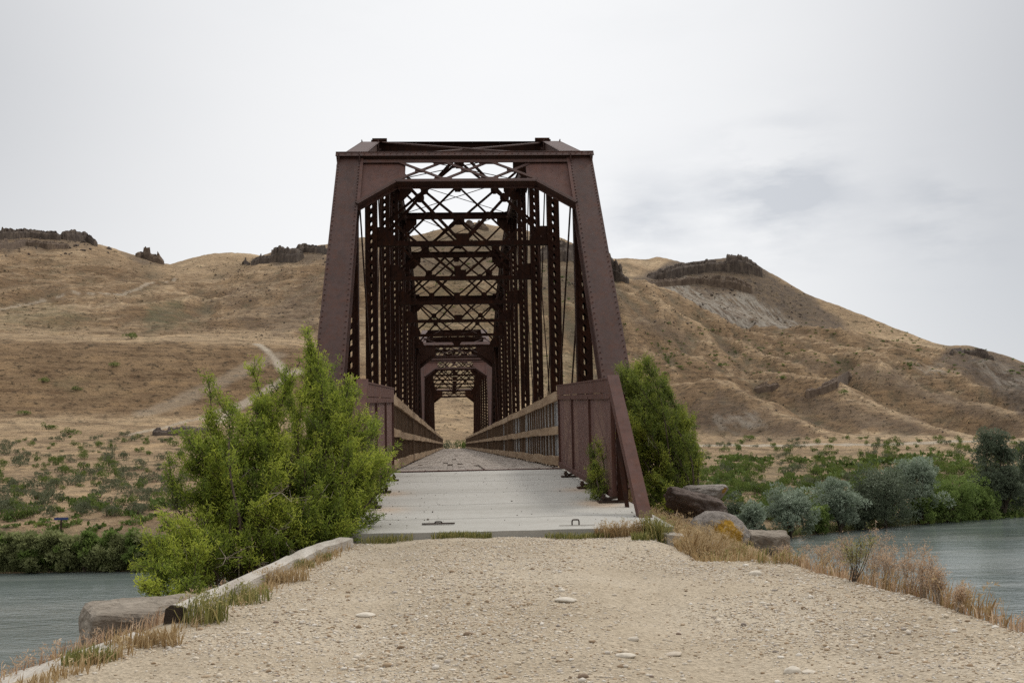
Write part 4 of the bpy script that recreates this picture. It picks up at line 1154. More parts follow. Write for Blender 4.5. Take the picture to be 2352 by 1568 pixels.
outcrop([(-60, 548, 518, 820), (0, 545, 519, 820), (70, 540, 524, 820), (130, 545, 531, 822)], 'long low dark ledge on the skyline at the left edge', 1, unit=3.4)
outcrop([(145, 545, 528, 825), (165, 548, 524, 825), (200, 552, 530, 825), (216, 560, 548, 828)], 'blocky dark cliff at the right end of the left skyline ledge', 2, unit=3.0)
outcrop([(-60, 575, 560, 780), (0, 568, 545, 775), (60, 560, 549, 780), (110, 566, 553, 785), (150, 566, 557, 790)], 'broken dark rock band just below the left skyline ledge', 3, 'rock_tan', unit=3.0)
outcrop([(318, 585, 570, 830), (328, 590, 562, 830), (345, 594, 563, 830), (358, 598, 570, 830), (370, 603, 588, 830)], 'lone brown rock knob above the saddle on the left skyline', 4, 'rock_tan', unit=2.8)
outcrop([(560, 604, 598, 845), (565, 604, 585, 845), (571, 606, 596, 845)], 'tiny rock spike left of the rocky crest near the bridge', 5, unit=1.7, depth=3)
outcrop([(585, 603, 592, 840), (610, 600, 572, 840), (640, 597, 562, 840), (680, 596, 564, 840), (690, 590, 574, 840)], 'craggy dark crest on the skyline just left of the bridge', 6, unit=3.2, depth=16, n_rows=4)
outcrop([(685, 580, 560, 840), (700, 575, 557, 840), (730, 575, 562, 840), (760, 580, 560, 840)], 'low dark crags behind the left end post', 7, unit=2.8)
outcrop([(1073, 520, 505, 822), (1078, 520, 503, 822), (1085, 522, 506, 822)], 'left one of the twin rock towers on the central summit', 8, 'rock_tan', unit=2.2, depth=5)
outcrop([(1092, 522, 512, 822), (1100, 522, 504, 822), (1110, 524, 507, 822), (1117, 526, 518, 822)], 'right one of the twin rock towers on the central summit', 9, 'rock_tan', unit=2.2, depth=5)
outcrop([(1240, 590, 566, 740), (1270, 588, 548, 740), (1300, 592, 546, 740), (1330, 600, 556, 740), (1365, 610, 580, 745)], 'dark cliff seen through the right side of the bridge', 10, unit=3.4, depth=16)
outcrop([(1396, 632, 572, 770), (1402, 634, 572, 770), (1410, 636, 588, 770), (1425, 640, 600, 770), (1436, 643, 618, 770)], 'jagged dark cliff standing just right of the bridge portal', 11, unit=3.0, depth=12)
outcrop([(1480, 648, 632, 930), (1530, 634, 608, 950), (1580, 620, 598, 965), (1640, 612, 592, 975), (1690, 612, 577, 985), (1725, 616, 586, 985), (1742, 622, 610, 985)], 'dark rimrock cap along the top of the far mesa', 12, unit=4.2, depth=18)
outcrop([(1480, 655, 645, 880), (1520, 652, 640, 880), (1600, 642, 632, 890), (1640, 650, 628, 890), (1690, 655, 634, 890), (1720, 664, 648, 890)], 'broken dark ledge halfway up the far mesa face', 13, 'rock_tan', unit=3.6, depth=10)
outcrop([(2188, 812, 800, 850), (2215, 808, 795, 850), (2250, 812, 797, 850), (2275, 822, 806, 850)], 'dark rocky knob at the far right end of the skyline', 18, unit=2.6, depth=8)
outcrop([(1860, 900, 890, 462), (1890, 893, 878, 462), (1925, 880, 862, 462), (1948, 868, 849, 462)], 'slanting dark crag on the low spur right of the bridge', 14, 'rock_tan', unit=2.0, depth=9)
outcrop([(1740, 893, 884, 428), (1760, 890, 874, 428), (1782, 886, 873, 428)], 'small dark crag on the brown spur, left of the slanting one', 15, 'rock_tan', unit=1.5, depth=5)
outcrop([(360, 995, 980, 188), (400, 994, 977, 188), (440, 992, 976, 188), (470, 990, 980, 189)], 'low dark rock pile at the foot of the left hill beside the track', 16, unit=.9, depth=4)


# ------------------------------------------------------------------ vegetation builders
def leaves(base, dirs, length, width, r, tone, curl=.25):
    """one narrow two-quad-free leaf per row: base (n,3), dirs (n,3)"""
    n = len(base); d = dirs / (np.linalg.norm(dirs, axis=1, keepdims=True) + 1e-9)
    s = np.cross(d, r.normal(size=(n, 3))); s /= np.linalg.norm(s, axis=1, keepdims=True) + 1e-9
    L = length * r.uniform(.6, 1.3, (n, 1)); Wd = width * r.uniform(.7, 1.3, (n, 1))
    V = np.stack([base - s * Wd * .3, base + s * Wd * .3, base + d * L * .55 + s * Wd * .5, base + d * L, base + d * L * .55 - s * Wd * .5], 1)
    return V.reshape(-1, 3), (np.arange(n)[:, None] * 5 + np.arange(5)[None]), tone


def leaf_mesh(name, parts, m):
    V = np.concatenate([p[0] for p in parts]); off = 0; Fs = []
    for p in parts: Fs.append(p[1] + off); off += len(p[0])
    return np_mesh(name, V, np.concatenate(Fs), m, False, fattr={'tone': np.concatenate([p[2] for p in parts])})


def branch_path(a, b, r, n=6, wob=.12, sag=0.0):
    a = np.array(a, float); b = np.array(b, float); t = np.linspace(0, 1, n)[:, None]; L = np.linalg.norm(b - a)
    mid = r.normal(size=3) * wob * L; P_ = a + (b - a) * t + mid * np.sin(t * math.pi) + r.normal(size=(n, 3)) * wob * .15 * L * t * (1 - t) * 4
    P_[:, 2] += np.sin(t[:, 0] * math.pi) * sag * L; return P_


def limb(mb, P_, r0, r1, n=5):
    for i in range(len(P_) - 1):
        f0, f1 = i / (len(P_) - 1), (i + 1) / (len(P_) - 1); mb.tube(P_[i], P_[i + 1], r0 + (r1 - r0) * f0, n, r0 + (r1 - r0) * f1)


def big_bush(label, base_pts, tips, seed, m, n_side=7, leafL=.03, leafW=.006, tone_shift=0.0, per=75, dead=40, shoot=.34, name='greasewood_bush'):
    """base_pts: roots; tips: (x,y,z,spread) branch ends. Spires of short narrow leaves on side shoots."""
    r = np.random.default_rng(seed); base_pts = np.array(base_pts); o = base_pts.mean(0)
    root = empty(name, tuple(o), label, 'bush', None); mb = MB(); parts = []; ddm = MB()
    for (x, y, z, spread) in tips:
        b0 = base_pts[np.argmin(np.linalg.norm(base_pts - np.array([x, y, z]), axis=1) + r.uniform(0, .6, len(base_pts)))]
        P_ = branch_path(b0, (x, y, z), r, 9, .09, .06) - o; limb(mb, P_, .011 + r.random() * .009, .003)
        L = np.linalg.norm(P_[-1] - P_[0]); btone = r.normal(.44, .19) + tone_shift
        for k in range(int(n_side * 2.2 * max(.6, L)) + 4):
            t = r.uniform(.38, 1.0) ** .8; q = P_[0] * 0 + np.array([np.interp(t, np.linspace(0, 1, 9), P_[:, c]) for c in range(3)])
            ax = P_[-1] - P_[-3]; ax /= np.linalg.norm(ax) + 1e-9
            out = r.normal(size=3); out[2] *= .5; dd = ax * .8 + out * .55 + np.array([0, 0, .55]); dd /= np.linalg.norm(dd)
            sl = shoot * spread * (1.25 - .75 * t) * r.uniform(.55, 1.25); e = q + dd * sl
            mb.tube(q, e, .004, 3, .0015)
            n = int(per * sl / .3) + 12; tt = r.uniform(.12, 1, n)
            jit = r.normal(size=(n, 3)) * .022
            bs = q + (e - q) * tt[:, None] + jit; ld = dd * .55 + r.normal(size=(n, 3)) * .62
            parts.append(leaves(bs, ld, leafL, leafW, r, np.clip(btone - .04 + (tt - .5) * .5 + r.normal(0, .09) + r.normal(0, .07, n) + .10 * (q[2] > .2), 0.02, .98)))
    mb.build('trunk', M['bark'], root)
    for k in range(dead):
        x, y, z, s_ = tips[r.integers(len(tips))]; b0 = base_pts[r.integers(len(base_pts))]
        q = b0 + (np.array([x, y, z]) - b0) * r.uniform(.35, .8) - o + r.normal(size=3) * .12
        for j in range(6):
            e = q + r.normal(size=3) * .1; ddm.tube(q, e, .0035, 3, .0015); ddm.tube(e, e + r.normal(size=3) * .05, .002, 3, .001)
    if dead: ddm.build('dead_twigs', M['deadtwig'], root)
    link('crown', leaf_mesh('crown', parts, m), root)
    return root


# the big bush left of the ramp: branch ends read off the photograph's outline at their own depths
r = random.Random(21); tips = []
outline = [(705, 760, 10.6), (720, 800, 10.6), (690, 830, 10.4), (745, 850, 10.8), (770, 850, 11), (800, 880, 11.1), (580, 850, 10.2), (590, 890, 10.2), (480, 880, 9.8), (500, 920, 9.8), (530, 930, 10), (655, 860, 11.2), (830, 900, 11.2), (845, 960, 11.2),
           (855, 1000, 11.1), (850, 1050, 11), (840, 1110, 11), (430, 1010, 9.5), (450, 1040, 9.6), (470, 1000, 9.7), (500, 1070, 9.5), (440, 1080, 9.6), (385, 1200, 9.0), (350, 1250, 8.8), (345, 1300, 8.7), (330, 1350, 8.4), (350, 1400, 8.3), (380, 1400, 8.2), (420, 1340, 8.4),
           (640, 900, 10.6), (560, 960, 10.2), (620, 960, 10.2), (700, 900, 10.4), (760, 930, 10.5), (720, 980, 10.2), (660, 1020, 10), (600, 1040, 9.9), (540, 1010, 9.9), (790, 980, 10.7), (810, 1040, 10.5), (770, 1060, 10.2), (700, 1080, 9.9), (640, 1100, 9.7), (580, 1110, 9.6), (520, 1120, 9.5), (460, 1140, 9.4),
           (740, 1130, 9.9), (790, 1130, 10.2), (820, 1160, 10.4), (770, 1190, 10.1), (710, 1180, 9.8), (650, 1170, 9.6), (590, 1180, 9.4), (530, 1190, 9.3), (470, 1200, 9.2), (430, 1230, 9.0), (500, 1250, 9.1), (560, 1250, 9.3), (680, 1230, 9.7), (740, 1230, 9.9), (780, 1225, 10.1), (400, 1290, 8.8), (450, 1290, 8.9), (420, 1140, 9.3), (860, 1090, 10.8), (875, 1060, 10.9), (690, 1245, 9.8), (620, 1240, 9.5)]
for (px, py, Y) in outline:
    p = at_y(px, py, Y); sp = .6 if py > 1330 else 1.0 if py > 900 else .8
    tips.append((p[0], p[1], p[2], sp))
    for k in range(2 if py > 960 else 1):
        j = .16 if py > 960 else .05
        tips.append((p[0] + r.uniform(-j, j), p[1] + r.uniform(-.1, .75), p[2] - r.uniform(.02, .24) - (.1 if py < 960 else 0), sp * .9))
bush1 = big_bush('huge bright green bush crowding the left side of the ramp', [(-1.95, 9.9, -.75), (-2.1, 9.6, -.85), (-1.75, 10.3, -.65), (-2.3, 9.9, -.95), (-2.45, 9.1, -1.1)], tips, 31, M['leaf'], n_side=6, leafL=.034, leafW=.0075, per=76, dead=70)

tips = []
outline = [(1470, 835, 15.6), (1500, 845, 15.7), (1530, 870, 16), (1555, 930, 16), (1580, 960, 16.2), (1560, 990, 16), (1590, 1040, 16), (1580, 1085, 15.8), (1450, 870, 15.4), (1455, 930, 15.3), (1490, 900, 15.5), (1520, 920, 15.8), (1500, 960, 15.5), (1460, 990, 15.3), (1530, 990, 15.7),
           (1510, 1030, 15.5), (1560, 1050, 15.8), (1480, 1040, 15.3), (1530, 1080, 15.5), (1500, 1100, 15.3), (1470, 1090, 15.2), (1545, 1110, 15.5), (1510, 1140, 15.2), (1480, 1140, 15.1), (1440, 850, 15.6), (1585, 1010, 16)]
for (px, py, Y) in outline:
    p = at_y(px, py, Y)
    for k in range(3): tips.append((p[0] + r.uniform(-.12, .12), p[1] + r.uniform(-.2, .6), p[2] - r.uniform(0, .2) * (k > 0), .95))
bush2 = big_bush('tall green bush behind the right wing screen next to the dark boulder', [(2.75, 15.8, -.75), (2.95, 15.6, -.8), (2.55, 16, -.75)], tips, 33, M['leaf2'], n_side=6, leafL=.042, leafW=.009, per=62, dead=16, tone_shift=.02)
tips = []
for (px, py, Y) in [(1378, 1010, 13.5), (1370, 1060, 13.4), (1395, 1060, 13.5), (1360, 1090, 13.3), (1400, 1110, 13.3), (1380, 1120, 13.2), (1365, 1135, 13.1), (1405, 1080, 13.6)]:
    p = at_y(px, py, Y)
    for k in range(2): tips.append((min(p[0], 1.36) + r.uniform(-.07, .02), p[1] + r.uniform(-.15, .15), p[2] - r.uniform(0, .1), .5))
big_bush('small dark green sprig growing up the inside of the right wing screen', [(1.4, 13.4, -.25), (1.38, 13.1, -.26)], tips, 35, M['leaf2'], n_side=5, leafL=.03, leafW=.007, per=60, dead=0, name='young_bush')

# grass: blades gathered in tufts
def blades(pts, hmin, hmax, r, lean=.35, w=.004, tone=(.5, .2), seed=0, wind=(0.0, 0.0)):
    n = len(pts); b = np.asarray(pts, float); h = r.uniform(hmin, hmax, (n, 1)); a = r.uniform(0, 6.283, n); l = np.abs(r.normal(0, lean, (n, 1))) * h
    d = np.stack([np.cos(a), np.sin(a), np.zeros(n)], -1) * l + np.array([wind[0], wind[1], 0]) * h; s = np.stack([-np.sin(a + .7), np.cos(a + .7), np.zeros(n)], -1) * w
    up = np.array([0, 0, 1.0]); m1 = b + d * .3 + up * h * .55; tp = b + d + up * h * (1 - .25 * np.clip(l / h, 0, 1))
    V = np.stack([b - s, b + s, m1 + s * .9, tp, m1 - s * .9], 1).reshape(-1, 3)
    return V, np.arange(n)[:, None] * 5 + np.arange(5)[None], np.clip(r.normal(tone[0], tone[1], n), 0, 1)


def heads(pts, r, n_each, spread, L, w, tone=(.6, .2)):
    b = np.repeat(np.asarray(pts), n_each, 0) + r.normal(size=(len(pts) * n_each, 3)) * spread; return leaves(b, r.normal(size=b.shape) + np.array([0, 0, .6]), L, w, r, np.clip(r.normal(tone[0], tone[1], len(b)), 0, 1))


def tuft(c, rad, n, h, label, m, seed, cat='grass tuft', group='weed tufts along the edges', elong=(1, 1), rz=0, head=0, name='grass_tuft', wind=(0.05, 0), w=.0035):
    r = np.random.default_rng(seed); a = r.uniform(0, 6.283, n); q = rad * np.sqrt(r.random(n)); x = q * np.cos(a) * elong[0]; y = q * np.sin(a) * elong[1]
    X = c[0] + x * math.cos(rz) - y * math.sin(rz); Y = c[1] + x * math.sin(rz) + y * math.cos(rz); Z = (zground(X, Y) if len(c) == 2 else np.full(n, c[2])) - .005
    hh = h * (1 - .5 * (q / rad) ** 2); pts = np.stack([X - c[0], Y - c[1], Z], -1)
    V, F_, T = blades(pts, .5 * h, h, r, .4, w, (.5, .25), wind=wind); parts = [(V, F_, T)]
    if head: parts.append(heads(V.reshape(n, 5, 3)[r.integers(0, n, head), 3], r, 9, .012, .022, .005))
    root = empty(name, (c[0], c[1], 0), label, cat, group); link('blades', leaf_mesh('blades', parts, m), root); return root


def fx(px, py, z=-.43):
    q = at_z(px, py, z); return (q[0], min(q[1], 10.2))
tuft(fx(900, 1228), .16, 240, .10, 'straggly green tuft at the left end of the slab edge', M['greengrass'], 1, elong=(1.5, .5))
tuft(fx(1060, 1230), .22, 520, .085, 'thick green yellow tuft in the middle of the slab edge', M['greengrass'], 2, elong=(1.3, .35))
tuft(fx(1330, 1228), .22, 420, .08, 'low yellow green tuft on the right part of the slab edge', M['greengrass'], 3, elong=(1.6, .35))
tuft(fx(1415, 1222), .17, 480, .17, 'golden dry tuft at the right part of the slab edge', M['straw'], 4, elong=(1.6, .4), head=60)
tuft(fx(1468, 1212), .14, 420, .27, 'tall mixed green and straw tuft at the right end of the slab', M['greengrass'], 5, head=70)
tuft(fx(1470, 1245, -.45), .09, 160, .10, 'small green sprig in the gravel by the timber stub', M['greengrass'], 6)
tuft(fx(735, 1275, -.42), .09, 170, .09, 'green tuft growing through the short split timber', M['greengrass'], 7)
tuft(fx(690, 1300, -.45), .11, 170, .09, 'green tuft on the gravel side of the split timber', M['greengrass'], 8)
tuft(fx(640, 1335, -.47), .14, 240, .13, 'dry tuft against the middle of the long bleached beam', M['straw'], 9, elong=(1.5, .6), head=20)
tuft(fx(560, 1375, -.48), .17, 170, .13, 'green straw tuft at the near part of the long bleached beam', M['greengrass'], 10, head=20)
tuft(fx(470, 1425, -.5), .13, 150, .19, 'green tuft standing before the charred beam end', M['greengrass'], 11, head=60)
tuft(fx(330, 1480, -.52), .14, 240, .11, 'straw tuft at the top of the half buried timber', M['straw'], 12, elong=(1.4, .7))
tuft(fx(205, 1530, -.55), .12, 220, .10, 'green tuft beside the half buried timber in the corner', M['greengrass'], 13)
tuft(at_z(905, 1105, -.14), .13, 200, .10, 'brown dry weed at the foot of the left wing screen', M['redweed'], 14, head=20)
tuft(at_z(1450, 1150, -.38), .22, 520, .2, 'tan dry weed heaped at the foot of the right raking leg', M['straw'], 15, head=60)

# wide swathes of dry grass
def swathe(label, fn, n, h, m, seed, head=0, name='dry_grass', w=.0035, lean=.4, wind=(.08, 0), tone=(.5, .22)):
    r = np.random.default_rng(seed); x, y = fn(r, n); k = fbm(x * 1.6, y * 1.6, seed * 1.0, 3); keep = r.random(len(x)) < np.clip(.6 + k, .08, 1); x, y = x[keep], y[keep]
    pts = np.stack([x, y, zground(x, y) - .01], -1); V, F_, T = blades(pts, h * .35, h, r, lean, w, tone, wind=wind); parts = [(V, F_, T)]
    if head: parts.append(heads(V.reshape(-1, 5, 3)[r.integers(0, len(x), head), 3], r, 10, .014, .024, .005))
    return tag(link(name, leaf_mesh(name, parts, m)), label, 'grass', kind='stuff')


def verge_tall(r, n):
    y = r.uniform(8.9, 13.2, n); x0 = np.interp(y, [8.9, 10.2, 10.6, 13.2], [1.5, 1.66, 1.7, 1.75]); return x0 + np.abs(r.normal(0, .17, n)), y
def verge_low(r, n):
    y = r.uniform(8.0, 10.8, n); x0 = np.interp(y, [8, 8.4, 9.2, 10.8], [1.85, 1.5, 1.45, 1.7]); x1 = np.interp(y, [8, 9, 10.8], [2.2, 2.25, 2.2]); return x0 + (x1 - x0) * r.random(n), y
swathe('golden wispy grass beside the right front corner of the slab', verge_tall, 5200, .27, M['straw'], 41, 420, wind=(.2, 0), lean=.5)
swathe('low dry grass in front of the boulders', verge_low, 5200, .13, M['straw'], 47, 260, name='low_grass', wind=(.12, 0), lean=.5)
swathe('green blades among the golden verge grass', verge_low, 900, .15, M['greengrass'], 42, 40, name='verge_grass')
def left_bank(r, n):
    y = r.uniform(3.6, 7.6, n); return xleft(y) - .12 - np.abs(r.normal(0, .28, n)), y
swathe('rusty dry grass along the top of the left bank', left_bank, 2400, .14, M['redweed'], 43, 120)
def left_kerb(r, n):
    y = r.uniform(4.2, 9.8, n); return xleft(y) + .13 + np.abs(r.normal(0, .05, n)), y
swathe('sparse yellow grass on the gravel side of the left timbers', left_kerb, 1600, .10, M['straw'], 44, 40, name='kerb_grass')
def right_crest(r, n):
    y = r.uniform(4.9, 8.2, n); return xright(y) + .05 + np.abs(r.normal(0, .18, n)), y
swathe('fine dry grass on the right crest above the river', right_crest, 1100, .12, M['redweed'], 45, 60)


def dry_weed(px, py, h_px, label, seed, lean=0.1, m='redweed', n=9, green=False):
    r = np.random.default_rng(seed); p = at_z(px, py, -.55); x, y = p[0], p[1]
    z = float(zground(x, y)); h = h_px / F * y; root = empty('dry_weed', (x, y, z), label, 'weed', 'tall dry weeds on the right crest'); mb = MB(); tips_ = []
    for k in range(n):
        e = np.array([r.normal(lean, .16) * h, r.normal(0, .14) * h, h * r.uniform(.6, 1.0)]); b = np.array([r.normal(0, .02), r.normal(0, .02), -.02]); P_ = branch_path(b, e, r, 5, .05); limb(mb, P_, .0035, .0012, 4)
        tips_.append(P_[-1])
        for j in range(5):
            t = r.uniform(.45, .95); q = np.array([np.interp(t, np.linspace(0, 1, 5), P_[:, c]) for c in range(3)]); e2 = q + (r.normal(size=3) * .1 + np.array([.03, 0, .1])) * h * .9; mb.tube(q, e2, .0018, 3, .0008); tips_.append(e2); tips_.append((q + e2) / 2)
    mb.build('stem', M['deadtwig'] if not green else M['bark'], root)
    link('seed_heads', leaf_mesh('seed_heads', [heads(np.array(tips_), r, 9, .014, .02, .003, (.55, .22))], M[m if not green else 'greengrass']), root)


wd = [(1840, 1300, 75, 'dry rust tipped weed next to the broken concrete block'), (1885, 1312, 95, 'dry weed with a green foot left of the tall plumes'), (1935, 1325, 130, 'tall rust plumed weed, left one of the two highest'), (1960, 1360, 120, 'dark stemmed greenish weed in front of the tall plumes'),
      (2000, 1345, 150, 'tallest rust plumed weed on the right crest'), (2040, 1365, 110, 'feathery dry weed just right of the tallest plume'), (2085, 1382, 115, 'pale feathery weed in the middle of the right crest'), (2120, 1395, 100, 'leaning straw weed right of the pale feathery one'),
      (2150, 1405, 80, 'low bristly straw weed before the bare twiggy one'), (2195, 1420, 62, 'bare twiggy dead weed at the right end of the crest'), (1790, 1300, 60, 'short dry weed leaning over the crest by the boulder')]
for k, (px, py, hp, lb) in enumerate(wd): dry_weed(px, py, hp, lb, 60 + k, .12 if k < 9 else .25, n=11 if k not in (9,) else 7, green=(k == 3))
# scrub mass behind those weeds
def crest_scrub(r, n):
    y = r.uniform(5.6, 8.0, n); return xright(y) + .1 + np.abs(r.normal(0, .15, n)), y
swathe('bristly straw scrub massed behind the right crest', crest_scrub, 800, .2, M['straw'], 46, 60, name='crest_scrub', lean=.5, wind=(.2, 0), tone=(.35, .2))


# far shrubs ----------------------------------------------------------
def shrub_mesh(seed, n, leafL, m, flat=1.0, clumps=9):
    r = np.random.default_rng(seed); c = r.normal(size=(clumps, 3)) * np.array([.42, .42, .2]); c[:, 2] = np.abs(c[:, 2]) * 1.2 + .22; cs = r.uniform(.2, .36, clumps); tn = r.normal(.48, .15, clumps)
    k = r.integers(0, clumps, n); d = r.normal(size=(n, 3)); d /= np.linalg.norm(d, axis=1, keepdims=True); q = c[k] + d * (cs[k] * r.uniform(.45, 1.0, n) ** .5)[:, None] * np.array([1, 1, .85]); q[:, 2] = np.abs(q[:, 2]) * flat
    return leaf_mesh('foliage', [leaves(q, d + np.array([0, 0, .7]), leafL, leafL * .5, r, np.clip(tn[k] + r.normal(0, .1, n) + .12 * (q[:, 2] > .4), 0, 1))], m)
def stem_mesh(seed):
    r = np.random.default_rng(seed); mb = MB()
    for k in range(7):
        a = r.uniform(0, 6.28); e = np.array([math.cos(a) * .35, math.sin(a) * .35, r.uniform(.25, .5)]); limb(mb, branch_path((0, 0, -.15), e, r, 4, .1), .03, .008, 4)
    return mb.mesh('stem', M['bark'])
SG = [shrub_mesh(100 + k, 800, .105, M['sage']) for k in range(5)]; GW = [shrub_mesh(120 + k, 800, .105, M['greasebush']) for k in range(5)]; ST = [stem_mesh(140 + k) for k in range(3)]
ZS = Vector((0, 0, 1))
def shrub(p, w, h, kind, label, group, cat='shrub', parts=True):
    r = random
    nm = 'sagebrush' if kind == 's' else 'green_shrub'; me = r.choice(SG if kind == 's' else GW)
    root = empty(nm, tuple(p), label, cat, group, r.uniform(0, 6.28)); root.scale = (w, w * r.uniform(.85, 1.1), h)
    link('foliage', me, root)
    if parts: link('stem', r.choice(ST), root)


def fill(poly, n, seed, sz, kinds, label_s, group_s, label_g, group_g, grow=0, mind=7.0):
    r = np.random.default_rng(seed); poly = np.array(poly, float); lo, hi = poly.min(0), poly.max(0); out = []; tries = 0
    while len(out) < n and tries < n * 60:
        tries += 1; x, y = r.uniform(lo[0], hi[0]), r.uniform(lo[1], hi[1]); ins = False
        for i in range(len(poly)):
            (x0, y0), (x1, y1) = poly[i], poly[(i + 1) % len(poly)]
            if ((y0 > y) != (y1 > y)) and x < (x1 - x0) * (y - y0) / (y1 - y0) + x0: ins = not ins
        if not ins or r.random() > .5 + 1.3 * float(noise3(x * .012, y * .03, seed * 1.7)) + .35: continue
        if any(abs(x - a) < mind * 1.6 and abs(y - b) < mind * .55 for a, b in out): continue
        p = hit(x, y)
        if p is None: continue
        out.append((x, y)); s = r.uniform(*sz) * (1 + grow * (y - lo[1]) / (hi[1] - lo[1])); k = 's' if r.random() < kinds else 'g'
        shrub(p - np.array([0, 0, .05]), s, s * r.uniform(1.0, 1.4), k, label_s if k == 's' else label_g, group_s if k == 's' else group_g)
    return out


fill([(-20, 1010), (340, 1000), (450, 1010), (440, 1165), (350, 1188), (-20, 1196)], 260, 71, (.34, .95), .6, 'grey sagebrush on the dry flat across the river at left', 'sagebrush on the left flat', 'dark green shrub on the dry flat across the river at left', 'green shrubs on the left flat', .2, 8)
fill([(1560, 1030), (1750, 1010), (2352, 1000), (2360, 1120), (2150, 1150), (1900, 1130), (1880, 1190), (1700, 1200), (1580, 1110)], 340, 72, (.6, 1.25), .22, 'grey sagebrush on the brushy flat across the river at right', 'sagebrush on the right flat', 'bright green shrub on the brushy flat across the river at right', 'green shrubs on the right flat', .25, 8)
for (px, py, s) in [(263, 925 - 105, 1.6), (300, 772, 2.2), (100, 872, 1.6), (55, 946, 1.5), (110, 980, 1.8), (155, 992, 1.8), (175, 890, 1.3)]:
    p = hit(px, py + 22 if py == 820 else py + 6)
    if p is not None: shrub(p, s, s * .7, 'g', 'lone dark shrub on the bare left hillside', 'lone shrubs on the left hillside')
for (px, py, s) in [(1575, 1000, 2.4), (1595, 985, 2.0), (1480, 905, 2), (1720, 1010, 2), (1560, 845, 1.8), (1640, 760, 2.4), (1795, 870, 2.2), (1940, 905, 2.3)]:
    p = hit(px, py)
    if p is not None: shrub(p, s, s * .7, 'g', 'lone green shrub on the brown slopes right of the bridge', 'lone shrubs on the right slopes')
for k, (x, y, s) in enumerate([(-3.2, 147, 1.7), (-1.6, 148, 1.2), (-.2, 150, 1.1), (1.2, 149, 1.4), (2.6, 147.5, 1.9), (3.8, 149, 2.0)]):
    z = max(ground_at(x, y), -1.6); shrub((x, y, z), s, s * 1.0 + .55, 'g' if k not in (1, 2) else 's', 'bush crowding the far end of the bridge deck', 'bushes beyond the deck')


# scattered stuff: tiny tufts and stones over the slopes (uncountable)
def scatter(name, n, seed, boxes, size, m, label, cat, leafy=True):
    r = np.random.default_rng(seed); C = []; S = []
    for (x0, x1, y0, y1, k, s0, s1) in boxes:
        for _ in range(int(n * k)):
            x, y = r.uniform(x0, x1), r.uniform(y0, y1)
            if r.random() > .45 + 1.2 * float(noise3(x * .014, y * .03, seed * 1.0)): continue
            p = hit(x, y)
            if p is not None: C.append(p); S.append(r.uniform(s0, s1) * (1 + .8 * (r.random() < .1)) * min(1.1, max(.16, math.hypot(p[0], p[1]) / 750)) * .62)
    C = np.array(C); S = np.array(S); K = len(C)
    if leafy:
        per = 34 if 'green' in name else 12; q = np.repeat(C, per, 0) + r.normal(size=(K * per, 3)) * np.repeat(S, per)[:, None] * np.array([.5, .5, .16]) + np.repeat(S, per)[:, None] * np.array([0, 0, .22]); s = np.repeat(S, per)
        V, F_, T = leaves(q, r.normal(size=q.shape) + np.array([0, 0, .8]), 1, .6, r, np.clip(np.repeat(r.normal(.45, .2, K), per) + r.normal(0, .1, K * per), 0, 1))
        V = (V.reshape(-1, 5, 3) - q[:, None]) * (s * .55)[:, None, None] + q[:, None]
        me = np_mesh(name, V.reshape(-1, 3), F_, m, False, fattr={'tone': T})
    else:
        sc3 = r.uniform(.5, 1.1, (K, 1, 3)) * S[:, None, None]; V = icv[None] * (1 + r.uniform(-.25, .25, (K, len(icv), 1))) * sc3 + C[:, None]
        me = np_mesh(name, V.reshape(-1, 3), (icf[None] + (np.arange(K) * len(icv))[:, None, None]).reshape(-1, 3), m, False)
    tag(link(name, me), label, cat, kind='stuff')
scatter('hillside_tufts', 11000, 81, [(0, 740, 540, 780, .2, .8, 1.5), (0, 740, 785, 1000, .22, .5, .9), (0, 460, 1000, 1225, .12, .3, .7), (940, 1440, 520, 1000, .3, .9, 1.7), (1430, 2352, 620, 1010, .36, .8, 1.6), (1560, 2352, 1010, 1180, .1, .6, 1.0)], 1, M['drytuft'], 'low dry tufts peppering the hillsides', 'scrub')
scatter('green_scrub', 2500, 82, [(1430, 2352, 740, 860, .2, 1.0, 2.0), (1570, 2352, 1048, 1200, .5, 3.0, 7.0), (1570, 2352, 1110, 1200, .3, 3.0, 7.0), (0, 460, 1140, 1225, .06, 3.0, 5.5), (980, 1420, 540, 900, .12, 1.0, 2.0), (1450, 1700, 800, 840, .06, 1.2, 2.2)], 1, M['greasebush'], 'green scrub between the bigger shrubs', 'scrub')
scatter('scattered_rocks', 1500, 83, [(480, 740, 620, 780, .55, .4, 1.1), (0, 260, 540, 590, .12, .8, 2.0), (0, 460, 960, 1200, .2, .2, .45), (1440, 2300, 850, 1000, .25, .5, 1.2), (740, 1430, 540, 700, .2, .8, 2), (1480, 1850, 640, 760, .15, 1, 2)], 1, M['rock'], 'dark stones strewn over the hillsides', 'rocks', False)


